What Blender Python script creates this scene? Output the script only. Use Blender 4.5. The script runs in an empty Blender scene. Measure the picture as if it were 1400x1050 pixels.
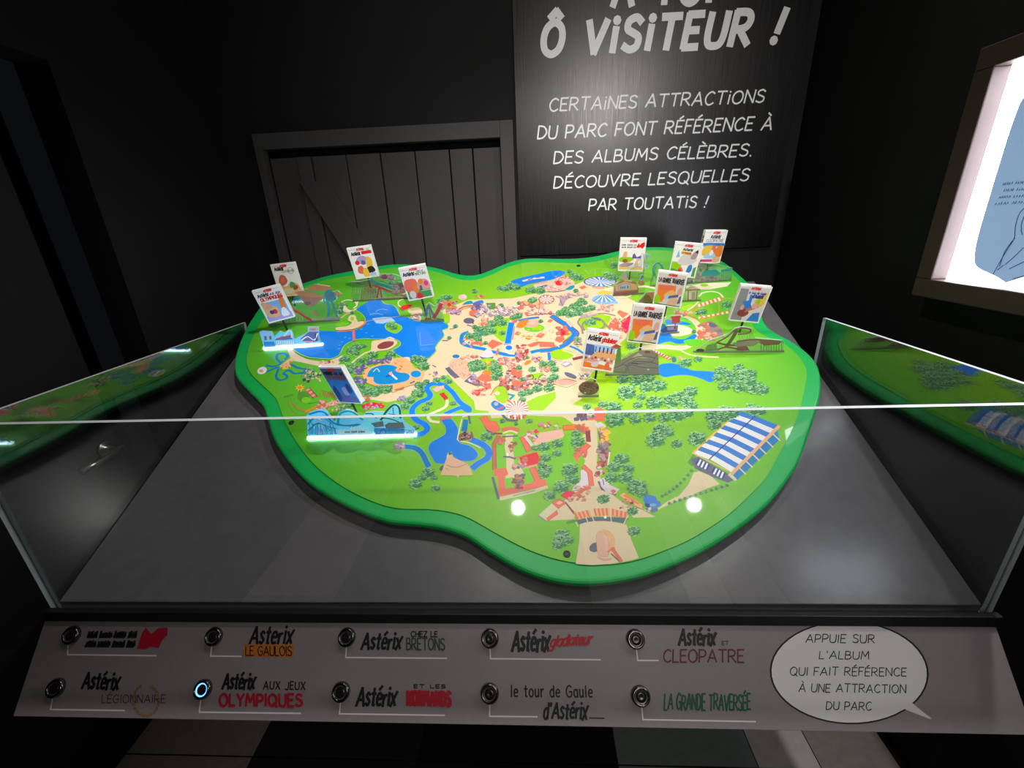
import bpy, bmesh, math, random
from mathutils import Vector, Matrix
from mathutils.geometry import tessellate_polygon

# ------------------------------------------------------------------ camera, world, lights, exposure
FRONT = 0.85                                   # height of the case's front edge above the floor
CAM = Vector((0.0873, -0.6373, FRONT + 0.70))
F_PX, PITCH, YAW, ROLL = 587.97, math.radians(20.598), math.radians(3.176), math.radians(-2.4214)
sc = bpy.context.scene
COL = sc.collection
_f = Vector((-math.sin(YAW)*math.cos(PITCH), math.cos(YAW)*math.cos(PITCH), -math.sin(PITCH)))
_r = Vector((math.cos(YAW), math.sin(YAW), 0)); _u = _r.cross(_f)
_R = _r*math.cos(ROLL) + _u*math.sin(ROLL); _U = _u*math.cos(ROLL) - _r*math.sin(ROLL)
cd = bpy.data.cameras.new('camera'); cam = bpy.data.objects.new('camera', cd); COL.objects.link(cam)
cd.sensor_fit = 'HORIZONTAL'; cd.sensor_width = 36; cd.lens = 36*F_PX/1400; cd.clip_start = 0.01
m = Matrix((( _R.x, _U.x, -_f.x), (_R.y, _U.y, -_f.y), (_R.z, _U.z, -_f.z))).to_4x4(); m.translation = CAM
cam.matrix_world = m
sc.camera = cam
w = bpy.data.worlds.new('dark_room'); sc.world = w; w.use_nodes = True
w.node_tree.nodes['Background'].inputs[0].default_value = (0.55, 0.6, 0.75, 1)
w.node_tree.nodes['Background'].inputs[1].default_value = 0.006
sc.view_settings.view_transform = 'Standard'; sc.view_settings.look = 'None'
sc.view_settings.gamma = 1; sc.view_settings.use_curve_mapping = False
sc.view_settings.exposure = 0.0

def spot(name, loc, aim, energy, angle, radius, color, blend=0.6):
    l = bpy.data.lights.new(name, 'SPOT'); o = bpy.data.objects.new(name, l); COL.objects.link(o)
    l.energy = energy; l.spot_size = math.radians(angle); l.spot_blend = blend; l.shadow_soft_size = radius; l.color = color
    o.location = loc
    o.rotation_euler = (Vector(aim)-Vector(loc)).to_track_quat('-Z', 'Y').to_euler()
    return o
# two ceiling spots over the case (their mirror images sit in the glossy print), one far back in the room
spot('ceiling_or_fill_spot', (-0.036, 0.308, FRONT+2.0), (-0.05, 0.42, FRONT+0.2), 60, 108, 0.035, (1.0, 0.955, 0.91), 1.0)
spot('ceiling_or_fill_spot', (1.076, 0.317, FRONT+2.0), (0.45, 0.42, FRONT+0.2), 54, 108, 0.035, (1.0, 0.97, 0.95), 1.0)
spot('ceiling_or_fill_spot', (0.95, -2.6, 2.75), (0.30, 1.3, 1.72), 210, 48, 0.06, (1.0, 0.94, 0.90), 1.0)
spot('ceiling_or_fill_spot', (0.75, -2.6, 2.75), (0.10, -0.05, 0.36), 62, 44, 0.06, (1.0, 0.93, 0.90), 1.0)  # added lamp that brightens the panel and the floor under it

spot('ceiling_or_fill_spot', (0.15, -1.15, 2.9), (0.05, 0.82, FRONT+0.36), 128, 46, 0.05, (1.0, 0.96, 0.93), 1.0)  # front fill added to brighten the clear cut-outs

# ------------------------------------------------------------------ helpers
def lin(c):
    return tuple((v/12.92 if v <= 0.04045 else ((v+0.055)/1.055)**2.4) for v in [x/255 for x in c])
MATS = {}
def mat(name, rgb, rough=0.5, metal=0.0, coat=0.0, emit=None, estr=0.0, noise=0.0, nscale=40.0, bump=0.0, spec=0.5, aniso=0.0):
    if name in MATS: return MATS[name]
    m = bpy.data.materials.new(name); m.use_nodes = True; MATS[name] = m
    nt = m.node_tree; b = nt.nodes['Principled BSDF']
    c = lin(rgb)
    b.inputs['Base Color'].default_value = (*c, 1); b.inputs['Roughness'].default_value = rough
    b.inputs['Metallic'].default_value = metal; b.inputs['Coat Weight'].default_value = coat
    b.inputs['Coat Roughness'].default_value = 0.028
    b.inputs['Specular IOR Level'].default_value = spec
    b.inputs['Anisotropic'].default_value = aniso
    if emit:
        b.inputs['Emission Color'].default_value = (*lin(emit), 1); b.inputs['Emission Strength'].default_value = estr
    if noise or bump:
        tc = nt.nodes.new('ShaderNodeTexCoord'); n = nt.nodes.new('ShaderNodeTexNoise')
        n.inputs['Scale'].default_value = nscale; n.inputs['Detail'].default_value = 6
        nt.links.new(tc.outputs['Object'], n.inputs['Vector'])
        if noise:
            mx = nt.nodes.new('ShaderNodeMix'); mx.data_type = 'RGBA'
            mx.inputs[6].default_value = (*[v*(1-noise) for v in c], 1); mx.inputs[7].default_value = (*[min(1, v*(1+noise)) for v in c], 1)
            nt.links.new(n.outputs['Fac'], mx.inputs[0]); nt.links.new(mx.outputs[2], b.inputs['Base Color'])
        if bump:
            bp = nt.nodes.new('ShaderNodeBump'); bp.inputs['Strength'].default_value = bump; bp.inputs['Distance'].default_value = 0.002
            nt.links.new(n.outputs['Fac'], bp.inputs['Height']); nt.links.new(bp.outputs['Normal'], b.inputs['Normal'])
    return m

def clear_mat(name, tint, refl_mul=1.0, base=0.04, haze=0.0, glow=None):
    """clear sheet: transmits straight through, mirrors by the Schlick law on either side"""
    if name in MATS: return MATS[name]
    m = bpy.data.materials.new(name); m.use_nodes = True; MATS[name] = m
    nt = m.node_tree; nt.nodes.remove(nt.nodes['Principled BSDF']); out = nt.nodes['Material Output']
    g = nt.nodes.new('ShaderNodeNewGeometry'); d = nt.nodes.new('ShaderNodeVectorMath'); d.operation = 'DOT_PRODUCT'
    nt.links.new(g.outputs['Normal'], d.inputs[0]); nt.links.new(g.outputs['Incoming'], d.inputs[1])
    def mth(op, a, b=None, clamp=False):
        n = nt.nodes.new('ShaderNodeMath'); n.operation = op; n.use_clamp = clamp
        for i, v in enumerate((a, b)):
            if v is None: continue
            if isinstance(v, (int, float)): n.inputs[i].default_value = v
            else: nt.links.new(v, n.inputs[i])
        return n.outputs[0]
    a = mth('ABSOLUTE', d.outputs['Value']); f = mth('POWER', mth('SUBTRACT', 1.0, a, True), 5.0)
    f = mth('MULTIPLY', mth('ADD', mth('MULTIPLY', f, 1-base), base), refl_mul, True)
    t = nt.nodes.new('ShaderNodeBsdfTransparent'); t.inputs[0].default_value = (*tint, 1)
    gl = nt.nodes.new('ShaderNodeBsdfGlossy'); gl.inputs['Roughness'].default_value = 0.012
    mx = nt.nodes.new('ShaderNodeMixShader')
    nt.links.new(f, mx.inputs[0]); nt.links.new(t.outputs[0], mx.inputs[1]); nt.links.new(gl.outputs[0], mx.inputs[2])
    last = mx
    if haze:
        df = nt.nodes.new('ShaderNodeBsdfDiffuse'); df.inputs[0].default_value = (0.8, 0.85, 0.9, 1)
        m2 = nt.nodes.new('ShaderNodeMixShader'); m2.inputs[0].default_value = haze
        nt.links.new(mx.outputs[0], m2.inputs[1]); nt.links.new(df.outputs[0], m2.inputs[2]); last = m2
    if glow:                                     # light fed in at the edge leaks from the etched face
        em = nt.nodes.new('ShaderNodeEmission'); em.inputs[0].default_value = (*glow, 1); em.inputs[1].default_value = .45
        ad = nt.nodes.new('ShaderNodeAddShader'); nt.links.new(last.outputs[0], ad.inputs[0]); nt.links.new(em.outputs[0], ad.inputs[1]); last = ad
    nt.links.new(last.outputs[0], out.inputs[0])
    return m

def mesh_obj(name, verts, faces, mats, fmat=None, parent=None, smooth=False):
    me = bpy.data.meshes.new(name); me.from_pydata([tuple(v) for v in verts], [], faces)
    for mm in (mats if isinstance(mats, (list, tuple)) else [mats]): me.materials.append(mm)
    if fmat: me.polygons.foreach_set('material_index', fmat)
    if smooth: me.polygons.foreach_set('use_smooth', [True]*len(me.polygons))
    me.update()
    o = bpy.data.objects.new(name, me); COL.objects.link(o)
    if parent: attach(o, parent)
    return o
def attach(o, parent):
    o.parent = parent; o.matrix_parent_inverse = parent.matrix_world.inverted()
def empty(name, loc, label=None, cat=None, group=None):
    o = bpy.data.objects.new(name, None); COL.objects.link(o); o.empty_display_size = 0.02
    o.matrix_world = Matrix.Translation(Vector(loc)); tag(o, label, cat, group); return o
def tag(o, label=None, cat=None, group=None, kind=None):
    for k, v in (('label', label), ('category', cat), ('group', group), ('kind', kind)):
        if v: o[k] = v
    return o
def bm_obj(name, bm, mats, parent=None, smooth=False, bevel=0.0):
    if bevel: bmesh.ops.bevel(bm, geom=bm.edges[:], offset=bevel, segments=2, affect='EDGES', profile=0.6)
    bmesh.ops.recalc_face_normals(bm, faces=bm.faces[:])
    me = bpy.data.meshes.new(name); bm.to_mesh(me); bm.free()
    for mm in (mats if isinstance(mats, (list, tuple)) else [mats]): me.materials.append(mm)
    if smooth: me.polygons.foreach_set('use_smooth', [True]*len(me.polygons))
    o = bpy.data.objects.new(name, me); COL.objects.link(o)
    if parent: attach(o, parent)
    return o
def add_box(bm, lo, hi, M=None):
    vs = [bm.verts.new((x, y, z)) for x in (lo[0], hi[0]) for y in (lo[1], hi[1]) for z in (lo[2], hi[2])]
    for q in ((0,1,3,2), (4,6,7,5), (0,4,5,1), (2,3,7,6), (0,2,6,4), (1,5,7,3)): bm.faces.new([vs[i] for i in q])
    if M: bmesh.ops.transform(bm, matrix=M, verts=vs)
    return vs
def add_prism(bm, base, off, side_mat=0):
    """extrude the polygon base (list of Vectors) by the vector off"""
    n = len(base); a = [bm.verts.new(p) for p in base]; b = [bm.verts.new(p+off) for p in base]
    for t in tessellate_polygon([base]):
        bm.faces.new([a[i] for i in t]); bm.faces.new([b[i] for i in reversed(t)])
    for i in range(n):
        f = bm.faces.new((a[i], a[(i+1) % n], b[(i+1) % n], b[i])); f.material_index = side_mat
def add_tube(bm, pts, r, seg=10, caps=True):
    rings = []
    for i, p in enumerate(pts):
        d = (pts[min(i+1, len(pts)-1)] - pts[max(i-1, 0)]).normalized()
        a = d.orthogonal().normalized() if i == 0 else (a - d*a.dot(d)).normalized()
        b = d.cross(a); rr = r[i] if isinstance(r, (list, tuple)) else r
        rings.append([bm.verts.new(p + (a*math.cos(t) + b*math.sin(t))*rr) for t in [2*math.pi*k/seg for k in range(seg)]])
    for i in range(len(rings)-1):
        for k in range(seg): bm.faces.new((rings[i][k], rings[i][(k+1) % seg], rings[i+1][(k+1) % seg], rings[i+1][k]))
    if caps: bm.faces.new(rings[0]); bm.faces.new(list(reversed(rings[-1])))
def add_lathe(bm, prof, O, ax, seg=24):
    ax = ax.normalized(); a = ax.orthogonal().normalized(); b = ax.cross(a); rings = []
    for r, h in prof:
        if r < 1e-6: rings.append([bm.verts.new(O+ax*h)])
        else: rings.append([bm.verts.new(O + ax*h + (a*math.cos(t)+b*math.sin(t))*r) for t in [2*math.pi*k/seg for k in range(seg)]])
    for i in range(len(rings)-1):
        A, B = rings[i], rings[i+1]
        for k in range(seg):
            k2 = (k+1) % seg
            if len(A) == 1 and len(B) == 1: continue
            if len(A) == 1: bm.faces.new((A[0], B[k], B[k2]))
            elif len(B) == 1: bm.faces.new((A[k], A[k2], B[0]))
            else: bm.faces.new((A[k], A[k2], B[k2], B[k]))

def view_ray(x, y): return _f + _R*((x-700)/F_PX) + _U*((525-y)/F_PX)
def hit(x, y, O, N):
    d = view_ray(x, y); return CAM + d*((O-CAM).dot(N)/d.dot(N))

def crom(pts, closed, k=6):
    """Catmull-Rom curve through 2-D points"""
    n = len(pts); out = []
    rng = range(n) if closed else range(n-1)
    for i in rng:
        if closed: p0, p1, p2, p3 = pts[i-1], pts[i], pts[(i+1) % n], pts[(i+2) % n]
        else: p0, p1, p2, p3 = pts[max(i-1, 0)], pts[i], pts[i+1], pts[min(i+2, n-1)]
        for s in range(k):
            t = s/k; t2 = t*t; t3 = t2*t
            out.append(tuple(0.5*((2*p1[j]) + (-p0[j]+p2[j])*t + (2*p0[j]-5*p1[j]+4*p2[j]-p3[j])*t2 + (-p0[j]+3*p1[j]-3*p2[j]+p3[j])*t3) for j in (0, 1)))
    if not closed: out.append(tuple(pts[-1]))
    return out

# ------------------------------------------------------------------ palette of printing inks
PAL = dict(
 lime=(150,205,10), green=(96,200,40), grass=(120,200,30), sand=(228,205,166), sandpale=(238,226,190), water=(0,128,232), pool=(0,140,210), teal=(16,150,165), tealdark=(50,120,140),
 ring=(0,125,190), shore=(170,215,60), orange=(240,130,40), yellow=(245,195,60), apricot=(240,180,120), coral=(238,112,86), red=(225,35,40), crimson=(240,30,80), terracotta=(200,110,80),
 brown=(150,95,60), maroon=(140,65,65), rose=(225,165,145), pink=(240,185,165), mauve=(178,150,160), mauvewhite=(222,208,212), slate=(95,100,120), navy=(35,60,140), blue=(50,125,210),
 skyblue=(130,180,230), white=(240,238,235), beige=(220,210,170), tan=(222,185,140), rosebeige=(228,180,150), greybrown=(150,130,120), dark=(45,38,40), black=(18,18,20), grey=(140,140,142),
 purple=(110,90,160), lilac=(180,160,210), indigo=(90,100,160), leafdark=(34,84,58), leafmid=(76,158,88), leaflight=(160,214,156), leafshade=(88,150,52), leafpale=(120,188,112), mauvedark=(150,108,112), paleblue=(170,205,240), magenta=(225,60,130),
 letterred=(190,25,45), letterorange=(205,120,40), lettergreen=(20,95,60), letterdarkgreen=(45,70,58), letterbrown=(110,40,35), gold=(150,115,70), leader=(240,236,236), cloud=(244,244,246), coffee=(92,72,40), flesh=(236,180,140))
def ink(name, kind):
    rgb = PAL[name]
    if kind == 'map': return mat('map_ink_'+name, rgb, 0.45, coat=1.0)
    if kind == 'sheet':
        rgb = tuple(min(255, v+(255-v)*.22) for v in rgb)
        new = 'acrylic_ink_'+name not in MATS; m = mat('acrylic_ink_'+name, rgb, 0.35)
        if new:                                  # ink on clear acrylic lets light through from behind
            nt = m.node_tree; t = nt.nodes.new('ShaderNodeBsdfTranslucent'); t.inputs[0].default_value = (*lin(rgb), 1)
            mx = nt.nodes.new('ShaderNodeMixShader'); mx.inputs[0].default_value = .35
            nt.links.new(nt.nodes['Principled BSDF'].outputs[0], mx.inputs[1]); nt.links.new(t.outputs[0], mx.inputs[2]); nt.links.new(mx.outputs[0], nt.nodes['Material Output'].inputs[0])
        return m
    if kind == 'edgelit': return mat('edge_lit_ink_'+name, rgb, 0.4, emit=rgb, estr=.6)
    if kind == 'cover': return mat('cover_ink_'+name, rgb, 0.4)
    if kind == 'panel': return mat('panel_ink_'+name, rgb, 0.55)
    if kind == 'vinyl': return mat('vinyl_'+name, rgb, 0.4)
    if kind == 'lit': return mat('backlit_ink_'+name, rgb, 0.6)

# ------------------------------------------------------------------ drawings printed on a plane
class Canvas:
    """flat print: 2-D drawing commands become thin coloured faces stacked on a plane"""
    def __init__(s, O, ex, ey, kind, step=9e-6, cell=0.0016, px=True):
        s.O, s.ex, s.ey, s.n, s.kind = O, ex, ey, ex.cross(ey).normalized(), kind
        s.px, s.step, s.cell, s.grid = px, step, cell, {}
        s.V, s.Fc, s.M, s.names = [], [], [], []
    def zone(s, x0, y0, k): s.z = (x0, y0, k); return s
    def to2(s, p):
        if not s.px: return (p[0], p[1])
        x0, y0, k = s.z
        h = hit(x0+p[0]/k, y0+p[1]/k, s.O, s.n) - s.O
        return (h.dot(s.ex), h.dot(s.ey))
    def col(s, c):
        if c not in s.names: s.names.append(c)
        return s.names.index(c)
    def cells(s, poly):
        """grid cells a polygon touches"""
        xs = [p[0] for p in poly]; ys = [p[1] for p in poly]; c = s.cell
        i0, i1, j0, j1 = int(min(xs)//c), int(max(xs)//c), int(min(ys)//c), int(max(ys)//c)
        if (i1-i0+1)*(j1-j0+1) <= 16: return [(i, j) for i in range(i0, i1+1) for j in range(j0, j1+1)]
        out = set(); n = len(poly)
        for k in range(n):                       # cells under the outline
            (x0, y0), (x1, y1) = poly[k-1], poly[k]; m = int(max(abs(x1-x0), abs(y1-y0))/c*2)+1
            for t in range(m+1): out.add((int((x0+(x1-x0)*t/m)//c), int((y0+(y1-y0)*t/m)//c)))
        for j in range(j0, j1+1):                # cells inside
            y = (j+.5)*c; cr = sorted(poly[k-1][0]+(poly[k][0]-poly[k-1][0])*(y-poly[k-1][1])/(poly[k][1]-poly[k-1][1]) for k in range(n) if (poly[k-1][1] > y) != (poly[k][1] > y))
            for a, b in zip(cr[::2], cr[1::2]): out.update((i, j) for i in range(int(a//c), int(b//c)+1))
        return out
    def put(s, group):
        """group: list of (colour, polygon 2-D, order); each polygon is laid just above all it overlaps"""
        for colr, poly, sub in sorted(group, key=lambda g: g[2]):
            if len(poly) < 3: continue
            cs = s.cells(poly); lv = max([s.grid.get(c, 0) for c in cs])+1
            for c in cs: s.grid[c] = lv
            z = lv*s.step; o = len(s.V)
            s.V += [s.O + s.ex*p[0] + s.ey*p[1] + s.n*z for p in poly]
            ci = s.col(colr)
            tris = tessellate_polygon([[Vector((p[0], p[1], 0)) for p in poly]]) if len(poly) > 3 else [(0, 1, 2)]
            for t in tris:
                a, b, c = (poly[i] for i in t)
                ar = (b[0]-a[0])*(c[1]-a[1]) - (b[1]-a[1])*(c[0]-a[0])
                if abs(ar) < 1e-14: continue
                s.Fc.append(tuple(o+i for i in (t if ar > 0 else (t[0], t[2], t[1])))); s.M.append(ci)
    def P(s, c, pts, smooth=True, edge=None, ew=4):
        q = [s.to2(p) for p in pts]
        if smooth: q = crom(q, True, 5)
        g = [(c, q, 1)]
        if edge: g += [(edge, r, 0) for r in s.ribbon(q+[q[0]], ew*s.scale(pts[0]))]
        s.put(g)
    def scale(s, p):
        if not s.px: return 1.0
        a = s.to2(p); b = s.to2((p[0]+1, p[1])); return math.hypot(b[0]-a[0], b[1]-a[1])
    def ribbon(s, q, wd):
        """even-width stroke along q: mitred strips, broken at sharp corners"""
        pts = [q[0]]
        for p in q[1:]:
            if math.hypot(p[0]-pts[-1][0], p[1]-pts[-1][1]) > wd*.04+1e-7: pts.append(p)
        if len(pts) < 2: return []
        D = []
        for i in range(len(pts)-1):
            L = math.hypot(pts[i+1][0]-pts[i][0], pts[i+1][1]-pts[i][1]); D.append(((pts[i+1][0]-pts[i][0])/L, (pts[i+1][1]-pts[i][1])/L))
        out = []; run = [0]; closed = len(pts) > 3 and math.hypot(q[0][0]-q[-1][0], q[0][1]-q[-1][1]) < wd*.05+1e-6
        if closed: pts[-1] = pts[0]
        def flush(run):
            lf, rt = [], []; e = wd*.25
            for j, i in enumerate(run):
                d0 = D[max(i-1, 0)] if j else D[i]; d1 = D[min(i, len(D)-1)] if j < len(run)-1 else D[i-1]
                ca, cb = closed and i == 0, closed and i == len(D)
                if ca: d0 = D[-1]
                if cb: d1 = D[0]
                if d0[0]*d1[0]+d0[1]*d1[1] < -.9: d1 = d0
                tx, ty = d0[0]+d1[0], d0[1]+d1[1]; l = math.hypot(tx, ty); tx, ty = tx/l, ty/l
                h = wd/2/max(.6, tx*d1[0]+ty*d1[1]); x, y = pts[i]
                if j == 0 and not ca: x, y = x-tx*e, y-ty*e
                if j == len(run)-1 and not cb: x, y = x+tx*e, y+ty*e
                lf.append((x-ty*h, y+tx*h)); rt.append((x+ty*h, y-tx*h))
            for k in range(len(run)-1): out.append([lf[k], lf[k+1], rt[k+1], rt[k]])
        for i in range(1, len(pts)):
            run.append(i)
            if i < len(D) and D[i-1][0]*D[i][0]+D[i-1][1]*D[i][1] < .25:
                flush(run); run = [i]
        flush(run)
        return out
    def L(s, c, pts, wd, smooth=True, edge=None, ew=8):
        q = [s.to2(p) for p in pts]; k = s.scale(pts[len(pts)//2])
        if smooth and len(q) > 2: q = crom(q, False, 5)
        g = [(c, r, 1) for r in s.ribbon(q, wd*k)]
        if edge: g += [(edge, r, 0) for r in s.ribbon(q, (wd+ew)*k)]
        s.put(g)
    def E(s, c, x, y, rx, ry, rot=0, n=20, c2=None, wedges=12, edge=None):
        a = math.radians(rot)
        def pt(t, k=1): 
            u, v = rx*k*math.cos(t), ry*k*math.sin(t)
            return s.to2((x+u*math.cos(a)-v*math.sin(a), y+u*math.sin(a)+v*math.cos(a)))
        g = [(c, [pt(2*math.pi*i/n) for i in range(n)], 1)]
        if edge: g.append((edge, [pt(2*math.pi*i/n, 1.12) for i in range(n)], 0))
        if c2:
            o = s.to2((x, y))
            for i in range(wedges):
                t = 2*math.pi*i/wedges; d = math.pi/wedges
                g.append((c2, [o, pt(t, .97), pt(t+d*.5, .97), pt(t+d, .97)], 2))
        s.put(g)
    def T(s, *trees):
        """printed tree: dark crown, mid leaf fans, pale leaf fans"""
        for x, y, r in trees:
            rd = random.Random(int(x*7+y*13+r)); k = s.z[2]; big = r/k > 5
            ry = .76; fr0 = .30 if big else .36
            g = [('leafshade', [s.to2((x-r*.22+r*.82*(1.0 if i % 2 else .72)*math.cos(i*.349), y+r*.2+r*ry*.82*(1.0 if i % 2 else .72)*math.sin(i*.349))) for i in range(18)], 0),
                 ('leafdark', [s.to2((x+r*.84*(1.08 if i % 2 else .8)*math.cos(i*.314+.1), y+r*ry*.84*(1.08 if i % 2 else .8)*math.sin(i*.314+.1))) for i in range(20)], 1)]
            nf = 21 if big else 11
            for i in range(nf):
                a = i*2.4; q = math.sqrt((i+.5)/nf)*.9
                fx, fy = x + r*q*math.cos(a)+r*.05, y + r*ry*q*math.sin(a)-r*.07
                cc = ('leaflight', 'leafmid', 'leafpale', 'leafmid', 'leaflight')[i % 5]; fr = r*fr0*(.75+.5*rd.random())
                up = rd.random()*.8-.4
                for d in (-1.25, -.45, .4, 1.2):
                    aa = d + math.pi/2 + up; w2 = .3
                    g.append((cc, [s.to2((fx, fy)), s.to2((fx+fr*.55*math.cos(aa-w2), fy+fr*.45*math.sin(aa-w2))), s.to2((fx+fr*math.cos(aa), fy+fr*.8*math.sin(aa))), s.to2((fx+fr*.55*math.cos(aa+w2), fy+fr*.45*math.sin(aa+w2)))], 2+(i % 3)))
            s.put(g)
    def clutter(s, x0, y0, x1, y1, n, cols, sz, seed):
        """many small roofs and rocks drawn side by side"""
        rd = random.Random(seed)
        sz *= 1.12
        for i in range(int(n*1.5)):
            x = x0+(x1-x0)*rd.random(); y = y0+(y1-y0)*rd.random(); a = rd.random()*3.14; q = sz*(.5+.8*rd.random()); e = .4+.5*rd.random()
            pts = [(x+q*math.cos(a+t)*(1 if j % 2 else .8), y+q*e*math.sin(a+t)) for j, t in enumerate((0, 1.3, 3.1, 4.5))]
            dk = [(p[0]-q*.22, p[1]+q*.22) for p in pts]
            s.put([('mauvedark' if cols[0] != 'mauve' else 'slate', [s.to2(p) for p in dk], 0), (cols[i % len(cols)], [s.to2(p) for p in pts], 1)])
    def stripes(s, a, b, c, d, n, cols):
        """quad a-b (one long side), d-c (other): n bands across"""
        lp = lambda p, q, t: (p[0]+(q[0]-p[0])*t, p[1]+(q[1]-p[1])*t)
        s.put([(cols[i % len(cols)], [s.to2(lp(a, b, i/n)), s.to2(lp(a, b, (i+1)/n)), s.to2(lp(d, c, (i+1)/n)), s.to2(lp(d, c, i/n))], 0) for i in range(n)])
    def build(s, name, parent=None):
        if s.kind == 'map': print('map layers', max(s.grid.values()))
        return mesh_obj(name, s.V, s.Fc, [ink(c, s.kind) for c in s.names], s.M, parent)

# ------------------------------------------------------------------ hand-drawn lettering
GL = {
'A': (.8, ['l', (0,0),(.42,1),(.8,0)], ['l', (.14,.34),(.68,.34)]), 'B': (.62, ['l',(0,0),(0,1)], ['c',(0,1),(.42,.97),(.5,.76),(.4,.56),(0,.53)], ['c',(0,.53),(.48,.5),(.62,.27),(.48,.04),(0,0)]),
'C': (.68, ['c',(.66,.86),(.42,1),(.14,.84),(0,.48),(.14,.11),(.4,0),(.68,.14)]), 'D': (.7, ['l',(0,0),(0,1)], ['c',(0,1),(.45,.92),(.7,.5),(.45,.08),(0,0)]),
'E': (.55, ['l',(.55,1),(0,1),(0,0),(.55,0)], ['l',(0,.52),(.46,.52)]), 'F': (.52, ['l',(.54,1),(0,1),(0,0)], ['l',(0,.52),(.44,.52)]),
'G': (.72, ['c',(.66,.86),(.42,1),(.14,.84),(0,.48),(.14,.11),(.4,0),(.66,.14),(.7,.45)], ['l',(.4,.47),(.72,.47)]), 'H': (.65, ['l',(0,0),(0,1)], ['l',(.65,0),(.65,1)], ['l',(0,.5),(.65,.5)]),
'I': (.12, ['l',(.06,0),(.06,1)]), 'J': (.5, ['c',(.5,1),(.5,.3),(.3,0),(0,.12)]), 'L': (.5, ['l',(0,1),(0,0),(.52,0)]), 'M': (.85, ['l',(0,0),(.1,1),(.43,.3),(.76,1),(.85,0)]),
'N': (.68, ['l',(0,0),(0,1),(.68,0),(.68,1)]), 'O': (.78, ['o',(.39,1),(.1,.84),(0,.5),(.1,.15),(.39,0),(.68,.15),(.78,.5),(.68,.84)]), 'P': (.6, ['l',(0,0),(0,1)], ['c',(0,1),(.45,.97),(.6,.73),(.45,.48),(0,.42)]),
'Q': (.82, ['o',(.39,1),(.1,.84),(0,.5),(.1,.15),(.39,0),(.68,.15),(.78,.5),(.68,.84)], ['l',(.5,.22),(.86,-.1)]), 'R': (.66, ['l',(0,0),(0,1)], ['c',(0,1),(.45,.97),(.6,.75),(.45,.52),(0,.46)], ['l',(.25,.46),(.68,0)]),
'S': (.6, ['c',(.58,.86),(.36,1),(.08,.9),(.06,.66),(.3,.53),(.56,.38),(.54,.1),(.28,0),(0,.12)]), 'T': (.7, ['l',(0,1),(.72,1)], ['l',(.36,1),(.36,0)]), 'U': (.66, ['c',(0,1),(0,.35),(.1,.06),(.33,0),(.56,.06),(.66,.35),(.66,1)]),
'V': (.72, ['l',(0,1),(.36,0),(.74,1)]), 'X': (.68, ['l',(0,0),(.68,1)], ['l',(0,1),(.68,0)]), 'Y': (.68, ['l',(0,1),(.34,.5),(.68,1)], ['l',(.34,.5),(.34,0)]),
'Z': (.62, ['l',(0,1),(.62,1),(0,0),(.64,0)]), 'i': (.14, ['l',(.07,0),(.07,.72)], ['l',(.06,.96),(.08,.98)]), 'a': (.5, ['o',(.25,.66),(.04,.5),(.04,.16),(.25,0),(.46,.16),(.46,.5)], ['l',(.48,.68),(.48,0)]),
'd': (.5, ['o',(.25,.66),(.04,.5),(.04,.16),(.25,0),(.46,.16),(.46,.5)], ['l',(.48,1),(.48,0)]), 'e': (.5, ['c',(.04,.36),(.48,.38),(.38,.64),(.14,.62),(.02,.34),(.14,.04),(.48,.06)]),
'g': (.5, ['o',(.25,.66),(.04,.5),(.04,.16),(.25,0),(.46,.16),(.46,.5)], ['c',(.48,.68),(.46,-.1),(.3,-.36),(0,-.26)]), 'l': (.14, ['l',(.07,0),(.07,1)]), 'o': (.52, ['o',(.26,.68),(.04,.5),(.04,.16),(.26,0),(.48,.16),(.48,.5)]),
'r': (.36, ['l',(.04,0),(.04,.68)], ['c',(.04,.4),(.18,.64),(.36,.66)]), 's': (.4, ['c',(.38,.6),(.18,.7),(.03,.54),(.2,.36),(.38,.2),(.22,0),(0,.1)]), 't': (.4, ['l',(.2,.98),(.2,.05),(.36,.02)], ['l',(0,.68),(.4,.68)]),
'u': (.48, ['c',(.03,.68),(.03,.15),(.2,0),(.42,.16)], ['l',(.45,.68),(.45,0)]), 'x': (.48, ['l',(0,.7),(.46,0)], ['l',(.56,.82),(-.02,-.06)]),
'.': (.12, ['l',(.05,.02),(.07,.04)]), '!': (.3, ['l',(.22,1),(.1,.3)], ['l',(.04,.03),(.06,.05)]), "'": (.16, ['l',(.1,1),(.06,.78)]), ' ': (.34,)}
ACC = {'É': ('E', ['l',(.16,1.14),(.42,1.34)]), 'È': ('E', ['l',(.14,1.34),(.4,1.14)]), 'À': ('A', ['l',(.26,1.34),(.5,1.14)]), 'Ô': ('O', ['l',(.18,1.14),(.4,1.34),(.62,1.14)]),
       'é': ('e', ['l',(.16,.86),(.42,1.06)]), 'Â': ('A', ['l',(.2,1.14),(.42,1.3),(.64,1.14)])}
def text_strokes(txt, gap=.2, bounce=0.0, seed=1):
    rd = random.Random(seed); x = 0; out = []
    for ch in txt:
        base, extra = (ACC[ch][0], [ACC[ch][1]]) if ch in ACC else (ch, [])
        g = GL[base]; dy = bounce*(rd.random()-.5); sy = 1+bounce*(rd.random()-.5)
        for st in list(g[1:])+extra:
            pts = [(x+p[0], dy+p[1]*sy) for p in st[1:]]
            if st[0] == 'c': pts = crom(pts, False, 5)
            if st[0] == 'o': pts = crom(pts, True, 5); pts.append(pts[0])
            out.append(pts)
        x += g[0]+gap
    return out, x-gap
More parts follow.
